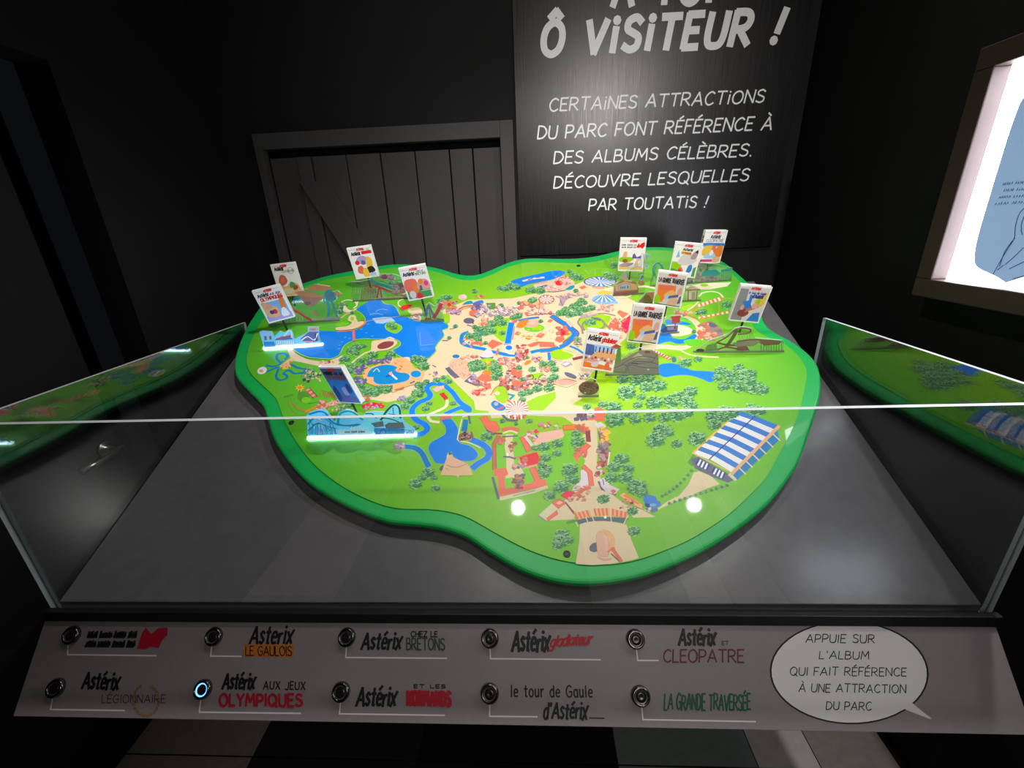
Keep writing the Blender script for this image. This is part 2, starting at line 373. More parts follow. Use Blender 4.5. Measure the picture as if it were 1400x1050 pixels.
def letter(cv, txt, c, bl, br, tl, weight=.13, gap=.2, slant=0.0, bounce=0.0, halo=None, hw=0.0, seed=1):
    """write txt between the points bl..br (baseline) with cap height up to tl"""
    st, wd = text_strokes(txt, gap, bounce, seed)
    a, b, t = cv.to2(bl), cv.to2(br), cv.to2(tl)
    X = ((b[0]-a[0])/wd, (b[1]-a[1])/wd); Y = (t[0]-a[0], t[1]-a[1]); hgt = math.hypot(*Y)
    pl = [[(a[0]+X[0]*(p[0]+slant*p[1])+Y[0]*p[1], a[1]+X[1]*(p[0]+slant*p[1])+Y[1]*p[1]) for p in s] for s in st]
    g = []
    for s in pl:
        wdt = weight*hgt
        if len(s) == 2 and math.hypot(s[1][0]-s[0][0], s[1][1]-s[0][1]) < hgt*.06:
            wdt *= 1.25
            g += [(c, [(s[0][0]+wdt/2*math.cos(k*.785), s[0][1]+wdt/2*math.sin(k*.785)) for k in range(8)], 1)]; continue
        g += [(c, r, 1) for r in cv.ribbon(s, wdt)]
        if halo: g += [(halo, r, 0) for r in cv.ribbon(s, wdt+hw*hgt)]
    cv.put(g)
def scribble(cv, c, bl, br, tl, n, weight=.16, seed=3):
    """a line of writing too small to read: a row of uneven strokes"""
    rd = random.Random(seed); a, b, t = cv.to2(bl), cv.to2(br), cv.to2(tl); Y = (t[0]-a[0], t[1]-a[1]); h = math.hypot(*Y); g = []
    for i in range(n):
        if i % 7 == 5: continue
        f0 = (i+.15)/n; f1 = (i+.15+.6*rd.random())/n; y0 = .05*rd.random(); y1 = .65+.35*rd.random()
        pt = lambda f, y: (a[0]+(b[0]-a[0])*f+Y[0]*y, a[1]+(b[1]-a[1])*f+Y[1]*y)
        q = [pt(f0, y0), pt((f0+f1)/2+.2/n, y1), pt(f1+.25/n, y0+.3*rd.random())]
        g += [(c, r, 0) for r in cv.ribbon(q, weight*h)]
    cv.put(g)

# ------------------------------------------------------------------ case geometry: sloping top, map plane
TILT = math.radians(24.274); CT, ST = math.cos(TILT), math.sin(TILT)
NRM = Vector((0, -ST, CT)); SLOPE = Vector((0, CT, ST)); EX = Vector((1, 0, 0)); O0 = Vector((0, 0, FRONT))
HALF = 0.908
H_RIM, H_MAP = 0.0375, 0.0405
def on_plane(h): return O0 + NRM*h
def deck(u, v, h=0): return O0 + EX*u + SLOPE*v + NRM*h

# ================================================================== SETTING
WALL_Y, WALL_L, WALL_R, CEIL = 1.35, -1.2, 1.158, 3.0
wallm = mat('black_painted_wall', (23,22,23), 0.75, noise=.25, nscale=18, bump=.25, spec=.25)
doorm = mat('charcoal_painted_planks', (58,55,55), 0.6, noise=.18, nscale=9, bump=.3, spec=.3)
framem = mat('charcoal_painted_frame', (62,59,59), 0.6, noise=.18, nscale=9, bump=.3, spec=.3)
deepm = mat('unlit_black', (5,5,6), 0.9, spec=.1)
def struct(name, lo, hi, mt):
    bm = bmesh.new(); add_box(bm, lo, hi); return tag(bm_obj(name, bm, mt), kind='structure')
struct('wall_back', (WALL_L-.1, WALL_Y, 0), (WALL_R+.1, WALL_Y+.1, CEIL), wallm)
struct('wall_right', (WALL_R, -3.4, 0), (WALL_R+.1, WALL_Y, CEIL), wallm)
struct('ceiling', (WALL_L-.1, -3.4, CEIL), (WALL_R+.1, WALL_Y+.1, CEIL+.1), mat('black_ceiling', (22,22,23), .85, spec=.2))
# floor: light bands and a visitor's shadow painted as slab rows towards the wall
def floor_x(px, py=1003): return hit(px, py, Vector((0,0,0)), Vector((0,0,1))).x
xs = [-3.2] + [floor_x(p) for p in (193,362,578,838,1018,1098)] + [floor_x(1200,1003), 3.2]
FLC = ['black','lit_brown','shaded_green','black','lit_green','lit_pale','lit_brown','black']
FM = {'black': mat('shadow_band_slab', (9,9,10), .6, noise=.3, nscale=60), 'shaded_green': mat('shaded_green_slab', (34,36,36), .6, noise=.3, nscale=60),
      'lit_brown': mat('lit_brown_slab', (156,143,136), .6, noise=.25, nscale=40), 'lit_green': mat('lit_green_slab', (128,138,134), .55, noise=.2, nscale=40), 'lit_pale': mat('lit_pale_slab', (205,200,197), .5, noise=.22, nscale=26)}
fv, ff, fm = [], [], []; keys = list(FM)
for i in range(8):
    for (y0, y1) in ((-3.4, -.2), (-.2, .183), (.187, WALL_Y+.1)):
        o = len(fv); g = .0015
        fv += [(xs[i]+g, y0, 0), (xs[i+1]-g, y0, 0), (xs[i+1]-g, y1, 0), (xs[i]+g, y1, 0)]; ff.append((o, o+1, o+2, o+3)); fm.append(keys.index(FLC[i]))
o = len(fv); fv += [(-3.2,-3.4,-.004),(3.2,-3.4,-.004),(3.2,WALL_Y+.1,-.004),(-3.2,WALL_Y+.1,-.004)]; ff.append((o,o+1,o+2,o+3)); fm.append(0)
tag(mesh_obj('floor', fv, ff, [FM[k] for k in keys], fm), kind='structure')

# left wall with a doorway; the leaf stands ajar and carries a lever handle
NX = Vector((1,0,0)); LW = Vector((WALL_L, 0, 0))
yA = hit(133, 476, LW, NX).y; yB = hit(198, 462, LW, NX).y; zT = hit(62, 81, LW, NX).z
struct('wall_left', (WALL_L-.1, yB, 0), (WALL_L, WALL_Y, CEIL), wallm)
struct('trim_1', (WALL_L-.1, -3.4, zT), (WALL_L, yB, CEIL), wallm)
struct('doorway_shade', (WALL_L-.34, -3.4, 0), (WALL_L-.3, yB+.1, CEIL), deepm)  # black sheet: the doorway's shade put in as colour
door2 = struct('door_2', (WALL_L-.1, yA-1.0, 0.01), (WALL_L-.055, yA, zT-.015), wallm)
# back door: planks, brace and frame
BW = Vector((0, WALL_Y, 0)); NY = Vector((0, -1, 0))
pin = lambda x, y: hit(x, y, BW, NY)
zin = (pin(365.8,205.6).z + pin(684.7,192).z)/2; zout = (pin(356,182.6).z+pin(700,170).z)/2
xl, xr = pin(366,206).x, pin(684.7,192).x; xlo, xro = pin(352,186).x, pin(701.5,170).x
ztop = zin - .03
PX = [pin(340+p/3.684, 150+q/3.684).x for p, q in ((105,215),(245,215),(320,215),(495,215),(665,205),(840,205),(1012,190),(1128,178),(1270,165))]
bm = bmesh.new()
dep = [.014,.024,.018,.02,.016,.02,.018,.014]
for i in range(8): add_box(bm, (PX[i]+.003, WALL_Y-dep[i], .02), (PX[i+1]-.003, WALL_Y-.001, ztop))
door1 = tag(bm_obj('door_1', bm, doorm, bevel=.0015), kind='structure')
bm = bmesh.new(); add_box(bm, (xl-.001, WALL_Y-.004, 0), (xr+.001, WALL_Y-.0005, zin)); bm_obj('door_gap', bm, deepm, door1)
bm = bmesh.new()
add_box(bm, (xlo, WALL_Y-.045, 0), (xl, WALL_Y, zout)); add_box(bm, (xr, WALL_Y-.045, 0), (xro, WALL_Y, zout)); add_box(bm, (xl, WALL_Y-.045, zin), (xr, WALL_Y, zout))
bm_obj('door_frame', bm, framem, door1, bevel=.002)
b4 = [pin(340+p/3.684, 150+q/3.684) for p, q in ((275,365),(415,365))]
bd = Vector((.62, 0, -1.25)); bm = bmesh.new()
add_prism(bm, [Vector((v.x, WALL_Y-.026, v.z)) for v in (b4[0], b4[1], b4[1]+bd*.62, b4[0]+bd*.62)], Vector((0, -.014, 0)))
bm_obj('brace', bm, doorm, door1)
# lever handle on the left leaf
hp = hit(143, 614, LW-NX*.055, NX)
bm = bmesh.new(); add_lathe(bm, [(.001,0),(.024,0),(.025,.004),(.022,.008),(.011,.009),(.010,.05),(.012,.055),(.001,.057)], hp, NX, 20)
hd = bm_obj('door_handle', bm, mat('brushed_steel', (190,184,176), .28, 1.0), door2, smooth=True)
bm = bmesh.new(); add_tube(bm, [hp+Vector((.05,0,0)), hp+Vector((.055,-.03,-.001)), hp+Vector((.055,-.08,-.003)), hp+Vector((.05,-.125,-.004))], [.010,.0095,.009,.008], 12)
bm_obj('lever', bm, MATS['brushed_steel'], hd, smooth=True)

# ================================================================== WALL BANNER
bc = [pin(702.3,2), pin(1108,2), pin(1057,338), pin(708,346)]
zb = (bc[2].z+bc[3].z)/2 - .004; bx0, bx1 = pin(704.5,170).x+.004, pin(1080,170).x; zt = 2.55
ban = empty('wall_banner', ((bx0+bx1)/2, WALL_Y, zb), 'tall glossy black wall banner with white French comic lettering, right of the plank door', 'banner')
bm = bmesh.new(); add_box(bm, (bx0, WALL_Y-.012, zb), (bx1, WALL_Y-.001, zt))
def banner_mat():
    m = mat('glossy_black_film', (5,5,6), .3, spec=.5); nt = m.node_tree; b = nt.nodes['Principled BSDF']
    tc = nt.nodes.new('ShaderNodeTexCoord'); mp = nt.nodes.new('ShaderNodeMapping'); mp.inputs['Scale'].default_value = (160, 1, 2.0); n = nt.nodes.new('ShaderNodeTexNoise'); n.inputs['Scale'].default_value = 3
    r = nt.nodes.new('ShaderNodeMapRange'); r.inputs[3].default_value = .2; r.inputs[4].default_value = .42
    bp = nt.nodes.new('ShaderNodeBump'); bp.inputs['Strength'].default_value = .2; bp.inputs['Distance'].default_value = .0006
    nt.links.new(tc.outputs['Object'], mp.inputs[0]); nt.links.new(mp.outputs[0], n.inputs['Vector']); nt.links.new(n.outputs['Fac'], r.inputs[0]); nt.links.new(r.outputs[0], b.inputs['Roughness'])
    nt.links.new(n.outputs['Fac'], bp.inputs['Height']); nt.links.new(bp.outputs[0], b.inputs['Normal'])
    return m
bm_obj('banner_panel', bm, banner_mat(), ban)
BO = Vector((0, WALL_Y-.0121, 0)); EZ = Vector((0, 0, 1))
def ban_line(name, txt, bl, br, h, wt, c='cloud', gap=.22, slant=.06, bounce=.05):
    cv = Canvas(BO, EX, EZ, 'vinyl', cell=.012, step=2e-5).zone(0, 0, 1)
    letter(cv, txt, c, bl, br, (bl[0]+1, bl[1]-h), wt, gap, slant, bounce, seed=len(txt))
    cv.build(name, ban)
ban_line('title_lettering', 'À TOi', (838,8), (971,2), 46, .24, gap=.34)
ban_line('title_lettering', 'Ô VISiTEUR !'.replace('VIS', 'ViS'), (741,75), (1066,57), 43, .255, gap=.36, slant=.12)
ban_line('text_lettering', 'CERTAiNES ATTRACTiONS', (751,152), (1043,140), 17, .135)
ban_line('text_lettering', 'DU PARC FONT RÉFÉRENCE À', (735,190), (1054,177), 17, .135)
ban_line('text_lettering', 'DES ALBUMS CÉLÈBRES.', (757,224), (1027,213), 16, .135)
ban_line('text_lettering', 'DÉCOUVRE LESQUELLES', (757,257.5), (1022,247), 15.5, .135)
ban_line('text_lettering', 'PAR TOUTATiS !', (805,287.5), (967,283), 15, .135)

# ================================================================== LIGHT BOX on the right wall
def lightbox(name, y1, y0, z0, z1, label, marks, emit=1.0, fw=.085):
    lb = empty(name, (WALL_R, (y0+y1)/2, z0), label, 'light box')
    wood = mat('reddish_brown_wood', (66,46,42), .55, noise=.25, nscale=22)
    fx = WALL_R-.05; bm = bmesh.new()
    for lo, hi in (((fx, y0, z0), (WALL_R-.001, y1, z0+fw)), ((fx, y0, z1-fw), (WALL_R-.001, y1, z1)), ((fx, y1-fw*1.0, z0+fw), (WALL_R-.001, y1, z1-fw)), ((fx, y0, z0+fw), (WALL_R-.001, y0+fw, z1-fw))):
        add_box(bm, lo, hi)
    bm_obj('frame', bm, wood, lb, bevel=.003)
    bm = bmesh.new(); add_box(bm, (WALL_R-.012, y0+fw, z0+fw), (WALL_R-.002, y1-fw, z1-fw))
    bm_obj('lit_panel', bm, mat('backlit_diffuser', (235,235,235), .6, emit=(238,240,250), estr=15.0*emit), lb)
    return lb
RW = Vector((WALL_R-.05, 0, 0))
q0, q1 = hit(1341,66,RW,NX), hit(1245,403,RW,NX)
ly1 = (q0.y+q1.y)/2; lz0, lz1 = q1.z, q0.z
lb = lightbox('light_box', ly1, ly1-.72, lz0, lz1, 'bright white light box in a brown wooden frame on the right wall', None, fw=.046)
# drawing sheet in front of the diffuser: bluish, rounded, with blue pencil lines and a short unreadable note
SO = Vector((WALL_R-.0125, 0, 0)); EYM = Vector((0, -1, 0))
def sheet_canvas(k): return Canvas(SO-Vector((k,0,0)), EYM, EZ, 'lit', cell=.01, step=4e-5).zone(1080, 0, 2.3336)
cv = sheet_canvas(.0015)
sp = [cv.to2(p) for p in ((735,330),(700,425),(640,620),(598,765),(590,835),(608,858),(655,880),(690,902))]
yw = sp[0][0]+.42
poly = crom(sp, False, 4) + [(sp[-1][0]+.04, sp[-1][1]+.02), (yw, sp[-1][1]+.02), (yw, sp[0][1]+.10), (sp[0][0]+.035, sp[0][1]+.10)]
sheetm = mat('backlit_blue_sheet', (150,175,205), .6, emit=(135,165,205), estr=.7)
bm = bmesh.new(); add_prism(bm, [cv.O+cv.ex*p[0]+cv.ey*p[1] for p in poly], Vector((-.001,0,0)))
sh = bm_obj('drawing_sheet', bm, sheetm, lb)
cv = sheet_canvas(.0032)
for j, (x, y, x2, y2) in enumerate(((676,592,760,585),(680,612,765,606),(664,634,762,628),(652,655,764,649))):
    scribble(cv, 'navy', (x,y), (x2,y2), (x+4,y-10), 12, .16, j)
for pts in ([(760,655),(735,680),(722,720),(718,760),(700,790),(676,830),(650,878)], [(747,690),(738,720),(744,748)], [(720,760),(690,800),(672,850)], [(745,790),(715,820),(680,850),(665,862)], [(747,835),(700,858)], [(747,880),(712,890)]):
    cv.L('navy', pts, 2.6)
cv.build('pencil_drawing', sh)

# ================================================================== DISPLAY CASE
topm = mat('black_laminate', (92,90,92), .27, noise=.2, nscale=30, bump=.12)
bodym = mat('black_painted_wood', (14,14,15), .6, noise=.3, nscale=20)
VB = 1.12
case = empty('display_case', (0, .66, 0), 'large black sloping display case filling the middle of the room, below the map', 'display case')
bm = bmesh.new(); pr = [deck(-HALF,0), deck(-HALF,VB), deck(-HALF,VB,-.028), deck(-HALF,0)+Vector((0,0,-.028))]
add_prism(bm, pr, EX*2*HALF); bm_obj('sloping_top', bm, topm, case, bevel=.0015)
bm = bmesh.new()
pr = [Vector((-HALF+.02, y, z)) for y, z in ((.30,0),(1.0,0),(1.0, FRONT+1.0*ST/CT-.04),(.02,FRONT-.036),(.02,FRONT-.163),(.30,FRONT-.163))]
add_prism(bm, pr, EX*(2*HALF-.04)); bm_obj('cabinet_body', bm, bodym, case)
bm = bmesh.new(); add_box(bm, (-HALF-.018, -.0235, FRONT-.0285), (HALF+.018, -.0108, FRONT-.004)); bm_obj('front_edging', bm, mat('black_edging', (30,31,31), .5), case, bevel=.002)

# glass guards
glass = clear_mat('clear_guard_glass', (.95,.965,.96), 1.0, base=.11)
edge = mat('polished_glass_edge', (205,212,215), .3)
GH = FRONT+.4112; TH = .009
def pane(name, pts, off, label):
    bm = bmesh.new(); add_prism(bm, pts, off, 1)
    o = bm_obj(name, bm, [glass, edge]); tag(o, label, 'glass panel', 'glass guards of the case'); return o
pane('glass_panel', [Vector((-HALF-TH-.002, -.0010, z)) for z in (FRONT-.024,)]+[Vector((HALF+TH+.002, -.0010, FRONT-.024)), Vector((HALF+TH+.002, -.0010, GH)), Vector((-HALF-TH-.002, -.0010, GH))], Vector((0,-TH,0)), 'long low clear glass guard along the front edge of the case')
def side(s, y1, label):
    x = s*(HALF+.0015); tz = lambda y: FRONT + y*ST/CT
    pane('glass_panel', [Vector((x, .0002, FRONT-.027)), Vector((x, y1, tz(y1)-.027)), Vector((x, y1, GH)), Vector((x, -.0005, GH)), Vector((x, -.0005, FRONT-.004)), Vector((x, .0002, FRONT-.004))], Vector((s*TH,0,0)), label)
side(-1, .7973, 'triangular clear glass guard on the left side of the case')
side(1, .6053, 'triangular clear glass guard on the right side of the case')

# ================================================================== PARK MAP
RIM = [(320,505),(321,488),(329,463),(342,438),(362,411),(385,394),(414,386.5),(443,377.5),(476,370.5),(518,363),(545,360.3),(576,362),(600,366.3),(623,373),(640,375.7),(657,373.6),(674,367),(691,359.7),(708.6,354.5),(727,352.4),(756,352.9),(784,352.7),(812,350),(844,342.6),(870,338.2),(898,337),(925,339),(960,346),(988.6,357),(1004,369),(1024,387),(1038,405),(1043,420),(1043,432.5),(1049,445),(1064,456),(1083,466),(1104,481.4),(1118,498),(1123,518),(1122,540),(1116,563),(1104,600),(1093,630),(1080,652),(1057,682),(1031,706),(1004,726),(977,744),(941,763),(906,778),(876,788),(835,796),(793,798),(752,792.5),(710,777.5),(669,754),(637,733),(606,722),(575,717),(535,713.5),(505,704.5),(465,687),(422.5,661),(392.5,629),(372.5,597),(364,570),(357.5,553),(338,533),(324,517)]
PRINT = [(337.5,497),(339,480),(346,460),(359,437),(380,413),(400,399),(428,387.6),(456,380.6),(485,375.8),(519,368.8),(545,365.8),(584,369),(607,375),(627,381.7),(643,383.2),(657,381),(674,374.6),(691,366.6),(708.6,361),(727,358.3),(755,358.7),(785,360),(806,358.8),(825,355.2),(844,349.6),(870,343.8),(898,341.9),(922,343.6),(955,350),(984,361),(1001,374),(1014,388),(1023,405),(1025,422),(1026,436),(1034,451),(1050,461),(1070,468.5),(1088,483),(1099,497),(1103,512),(1100,532),(1093,560),(1083,587),(1067,617),(1047,653),(1022,680),(998,702),(970,721.5),(938,740),(905.7,753.5),(874,764.5),(840,770.8),(807,771),(766,765.5),(724,752),(683,731.5),(641,708),(614,699.5),(585,696),(547,695),(515,687.5),(472.5,667.5),(435,640),(410,611),(393,583),(385,565),(377.5,545),(360,527.5),(344,512)]
pmap = empty('park_map', deck(0, .62, 0), 'big cloud-shaped green illustrated park map board lying on the black case', 'map')
def outline(px, h, shrink=0.0):
    O = on_plane(h); q = []
    for x, y in px:
        p = hit(x, y, O, NRM)-O; q.append((p.x, p.dot(SLOPE)))
    q = crom(q, True, 4)
    if shrink:
        n = len(q); r = []
        for i in range(n):
            a, b = q[i-1], q[(i+1) % n]; d = Vector((b[0]-a[0], b[1]-a[1])).normalized()
            r.append((q[i][0]-d.y*shrink*ORI, q[i][1]+d.x*shrink*ORI))
        q = r
    return q
def area(q): return sum(q[i-1][0]*q[i][1]-q[i][0]*q[i-1][1] for i in range(len(q)))
ORI = 1
ro = outline(RIM, H_RIM); ORI = 1 if area(ro) > 0 else -1
def slab(name, rings, mt, parent):
    """stack of outline rings (2-D points, height), capped at the top and bottom"""
    V, Fc = [], []; n = len(rings[0][0])
    for q, h in rings: V += [deck(p[0], p[1], h) for p in q]
    for k in range(len(rings)-1):
        for i in range(n): Fc.append((k*n+i, k*n+(i+1) % n, (k+1)*n+(i+1) % n, (k+1)*n+i))
    for k in (0, len(rings)-1):
        for t in tessellate_polygon([[Vector((p[0], p[1], 0)) for p in rings[k][0]]]): Fc.append(tuple(k*n+i for i in t))
    o = mesh_obj(name, V, Fc, mt, None, parent); bm = bmesh.new(); bm.from_mesh(o.data); bmesh.ops.recalc_face_normals(bm, faces=bm.faces[:]); bm.to_mesh(o.data); bm.free(); return o
sh_ = lambda d: outline(RIM, H_RIM, d)
slab('riser', [(sh_(.010), 0.0), (sh_(.010), .0185)], mat('black_riser', (8,8,9), .7), pmap)
slab('rim', [(sh_(.006), .019), (sh_(.001), .021), (ro, .024), (ro, .031), (sh_(.0015), .0345), (sh_(.005), .037), (sh_(.009), H_RIM)], mat('green_lacquer_rim', (18,172,80), .45, coat=.12), pmap)
def ground_mat():
    m = mat('map_ground_ink', (140,205,15), .45, coat=1.0); nt = m.node_tree; b = nt.nodes['Principled BSDF']
    tc = nt.nodes.new('ShaderNodeTexCoord'); mp = nt.nodes.new('ShaderNodeMapping')
    mp.inputs['Location'].default_value = (-.16*1.25, -.62*1.25, -.1); mp.inputs['Scale'].default_value = (1.25, 1.25, .35)
    ln = nt.nodes.new('ShaderNodeVectorMath'); ln.operation = 'LENGTH'; cr = nt.nodes.new('ShaderNodeValToRGB')
    e = cr.color_ramp.elements; e[0].position = .25; e[0].color = (*lin((160,204,0)), 1); e[1].position = .9; e[1].color = (*lin((92,186,40)), 1)
    nt.links.new(tc.outputs['Object'], mp.inputs[0]); nt.links.new(mp.outputs[0], ln.inputs[0]); nt.links.new(ln.outputs['Value'], cr.inputs[0]); nt.links.new(cr.outputs[0], b.inputs['Base Color'])
    return m
po = outline(PRINT, H_MAP); ORI_P = ORI
slab('map_sheet', [(po, H_RIM+.0002), (po, H_MAP)], [ground_mat()], pmap)
cv = Canvas(on_plane(H_MAP+.00002), EX, SLOPE, 'map')
def Z(z): cv.zone(*z); return cv
ZA,ZB,ZC,ZD,ZE,ZF,ZG,ZH = (330,320,8.75),(470,320,8.75),(320,410,8.75),(460,400,8.75),(600,350,8.75),(720,350,8.75),(600,450,8.75),(740,430,8.75)
ZI,ZJ,ZK,ZL,ZM,ZN,ZO,ZP,ZQ,ZR,Z0 = (820,310,8.75),(880,300,7),(860,390,6.364),(380,480,7),(540,500,8.75),(540,580,8.75),(660,550,7),(720,640,7),(830,470,4.374),(870,630,5.6),(0,0,1)

# --- sand paths
Z(Z0)
cv.P('sand', [(603,425),(640,410),(700,408),(728,402),(760,398),(790,388),(803,382),(838,397),(868,412),(874,432),(862,455),(800,520),(795,545),(782,553),(815,560),(817,600),(816,640),(826,668),(855,690),(878,697),(855,706),(800,706),(765,690),(790,668),(800,630),(790,610),(800,590),(770,570),(720,568),(672,572),(668,562),(650,560),(648,548),(620,521),(613,512),(594,520),(575,534),(552,545),(530,550),(505,546),(498,538),(560,520),(585,505),(583,493),(605,460),(603,448),(612,440)], False)
Z(ZP)
cv.P('sand', [(510,530),(505,700),(470,916),(560,925),(640,928),(800,918),(950,892),(1075,860),(1000,680),(955,540),(800,510),(640,505)], False)
cv.P('sand', [(300,400),(222,502),(440,490),(470,440),(380,320)], False); cv.P('sand', [(1020,474),(1232,468),(1110,400),(980,420)], False)
Z(ZR); cv.P('sand', [(120,400),(230,315),(330,265),(400,180),(440,90),(480,80),(560,110),(640,178),(560,205),(440,255),(330,300),(200,358)], False)
Z(ZC); cv.P('sand', [(640,585),(715,580),(740,640),(850,700),(960,725),(1100,738),(1240,690),(1290,700),(1240,770),(1100,800),(960,780),(800,745),(700,720),(665,660)])
# --- big lake and its shore
lake = [(402,477),(420,476),(438.9,471.7),(436.6,458),(435.4,453.4),(460,453.6),(475,454.5),(483,452),(491,450.4),(497.7,445.7),(500,440),(499.5,434),(494,428),(488,423.4),(494,418.9),(507,411.4),(520.6,411.2),(526,416.2),(538.9,419),(544.6,427.4),(547.8,433.4),(557,434.3),(563,437.7),(574,440.2),(590,441),(607,440.6),(612.6,445.7),(611.5,449),(604.9,452),(606.9,459.4),(600,468),(595.2,475.5),(596,480),(591,485.5),(585.7,490),(573,493),(559.4,491.4),(551,489),(542,484.6),(537.7,480),(543,476.5),(547.5,473),(547.6,468.2),(540,464),(528.6,463.7),(511,464),(496.6,463.4),(482.9,466.3),(471,473),(464.6,484.6),(459,488.5),(451.4,491),(434,490),(422.9,488.9),(411.4,484.3)]
Z(Z0); cv.P('water', lake, True, 'shore', 2.6)
Z(ZD)
cv.P('grass', [(590,400),(640,355),(720,380),(780,420),(760,462),(710,492),(640,470),(600,440)], True, 'shore', 14); cv.T((650,395,55),(690,425,50))
cv.L('sand', [(428,610),(420,690),(330,730),(220,810),(190,840)], 26); cv.P('sand', [(430,590),(520,572),(640,562),(725,585),(710,635),(620,690),(500,705),(425,730),(420,650)])
cv.E('maroon', 590, 632, 104, 42, -16); cv.L('mauvewhite', [(600,560),(640,545),(690,565)], 24); cv.L('mauve', [(590,590),(690,590)], 10)
cv.P('mauvewhite', [(790,790),(870,780),(885,830),(840,830)]); 
cv.P('sand', [(0,425),(80,415),(150,400),(185,365),(140,340),(160,285),(225,280),(255,345),(345,350),(300,400),(220,438),(100,455),(0,455)])
cv.P('grass', [(0,370),(60,350),(150,365),(100,395),(0,400)]); cv.E('lime', 190, 320, 22, 22)
cv.L('coral', [(20,472),(90,468),(150,464),(190,455)], 20); cv.L('orange', [(330,345),(345,365),(310,400),(260,430)], 22)
cv.L('coral', [(206,452),(214,582)], 26, False); cv.L('mauve', [(350,355),(500,325),(800,286)], 10); cv.L('maroon', [(260,350),(330,340)], 14)
cv.P('paleblue', [(430,318),(560,300),(650,300),(712,355),(640,350),(560,380),(480,375)], False); cv.L('mauve', [(445,335),(650,308)], 18)
for x, y in ((20,680),(60,600),(100,545),(145,560),(30,640),(350,490),(370,385),(290,450),(420,530)): cv.L('skyblue', [(x,y),(x+22,y-6)], 9, False)
cv.L('skyblue', [(470,235),(540,205),(620,215)], 10); cv.L('skyblue', [(400,270),(480,255),(560,275)], 8)
cv.L('skyblue', [(1000,480),(1010,640),(1160,625)], 4, False)
cv.L('sandpale', [(60,112),(130,88),(215,105),(245,150),(205,185)], 18); cv.L('rose', [(60,300),(130,250),(220,195)], 24); cv.L('mauve', [(150,250),(210,215)], 14)
cv.T((70,165,75),(40,235,45),(110,195,40),(185,240,30))
cv.L('sandpale', [(800,78),(745,105),(745,150),(790,178)], 14); cv.P('sand', [(850,215),(930,180),(1010,190),(1020,265),(930,270)])
cv.L('slate', [(760,190),(800,215)], 24); cv.P('red', [(768,180),(800,152),(885,143),(903,160),(835,203),(780,205)])
cv.clutter(890,265,1000,325,14,['pink','mauve','mauvewhite'],22,5)
cv.P('grass', [(1200,300),(1280,270),(1340,280),(1350,340),(1310,380),(1280,340)])
cv.T((250,650,70),(180,690,70),(330,640,40),(230,720,60),(440,750,70),(390,790,45),(660,740,65),(610,775,40),(110,790,70),(60,800,40),(290,815,60),(190,890,75),(150,940,60))
cv.L('mauvewhite', [(0,800),(60,765)], 30); cv.L('slate', [(1270,575),(1330,575)], 20); cv.T((1350,540,32))
cv.L('indigo', [(1150,870),(1190,890)], 16)
# --- pool complex
Z(ZL)
cv.P('apricot', [(1085,85),(1200,68),(1270,110),(1310,165),(1400,195),(1390,260),(1330,312),(1200,355),(1100,400),(1095,345),(1000,332),(920,332),(850,305),(815,240),(845,180),(950,135)])
cv.P('pool', [(860,235),(895,180),(980,145),(1070,140),(1140,162),(1120,190),(1160,212),(1230,220),(1262,250),(1230,290),(1100,318),(970,322),(920,292),(918,255),(870,252)], True, 'skyblue', 7)
cv.E('pool', 1322, 225, 48, 31, 0, edge='skyblue')
cv.L('indigo', [(868,118),(960,100),(1085,82)], 44); cv.L('indigo', [(760,215),(790,175),(835,140)], 64); cv.L('indigo', [(745,275),(830,300)], 60); cv.L('indigo', [(930,352),(1090,345)], 34)
cv.clutter(880,85,1080,120,26,['purple','slate','lilac'],12,8); cv.clutter(735,150,840,230,22,['purple','slate','lilac'],12,9); cv.clutter(730,255,850,320,18,['slate','lilac','indigo'],12,10)
cv.L('yellow', [(835,140),(875,165)], 10); cv.L('yellow', [(750,240),(830,243)], 9); cv.L('beige', [(1085,130),(1105,60)], 9)
cv.L('navy', [(1040,250),(1085,240)], 16); cv.L('white', [(1085,228),(1140,276)], 17); cv.E('red', 1082, 222, 18, 18, c2='white', wedges=4); cv.L('paleblue', [(915,205),(950,175),(975,205)], 11)
cv.clutter(1120,90,1250,190,10,['terracotta','rose','apricot'],9,11)
cv.L('terracotta', [(1130,376),(1200,360)], 24); cv.L('indigo', [(1268,316),(1306,295)], 17)
cv.T((1370,95,70),(1320,80,55),(1400,150,60),(830,368,58),(900,392,62),(970,372,62),(1045,368,58),(790,340,45),(940,412,40),(840,410,40))
cv.clutter(810,430,870,490,7,['rose','terracotta'],20,12); cv.clutter(1160,430,1230,470,5,['mauve','lilac'],18,13); cv.L('red', [(815,530),(900,505),(1005,535)], 44); cv.clutter(820,500,1010,560,22,['red','crimson','lilac'],13,14)
cv.T((1380,340,55),(1330,400,60),(1270,470,55),(1215,520,45),(1360,400,45),(1240,490,40))
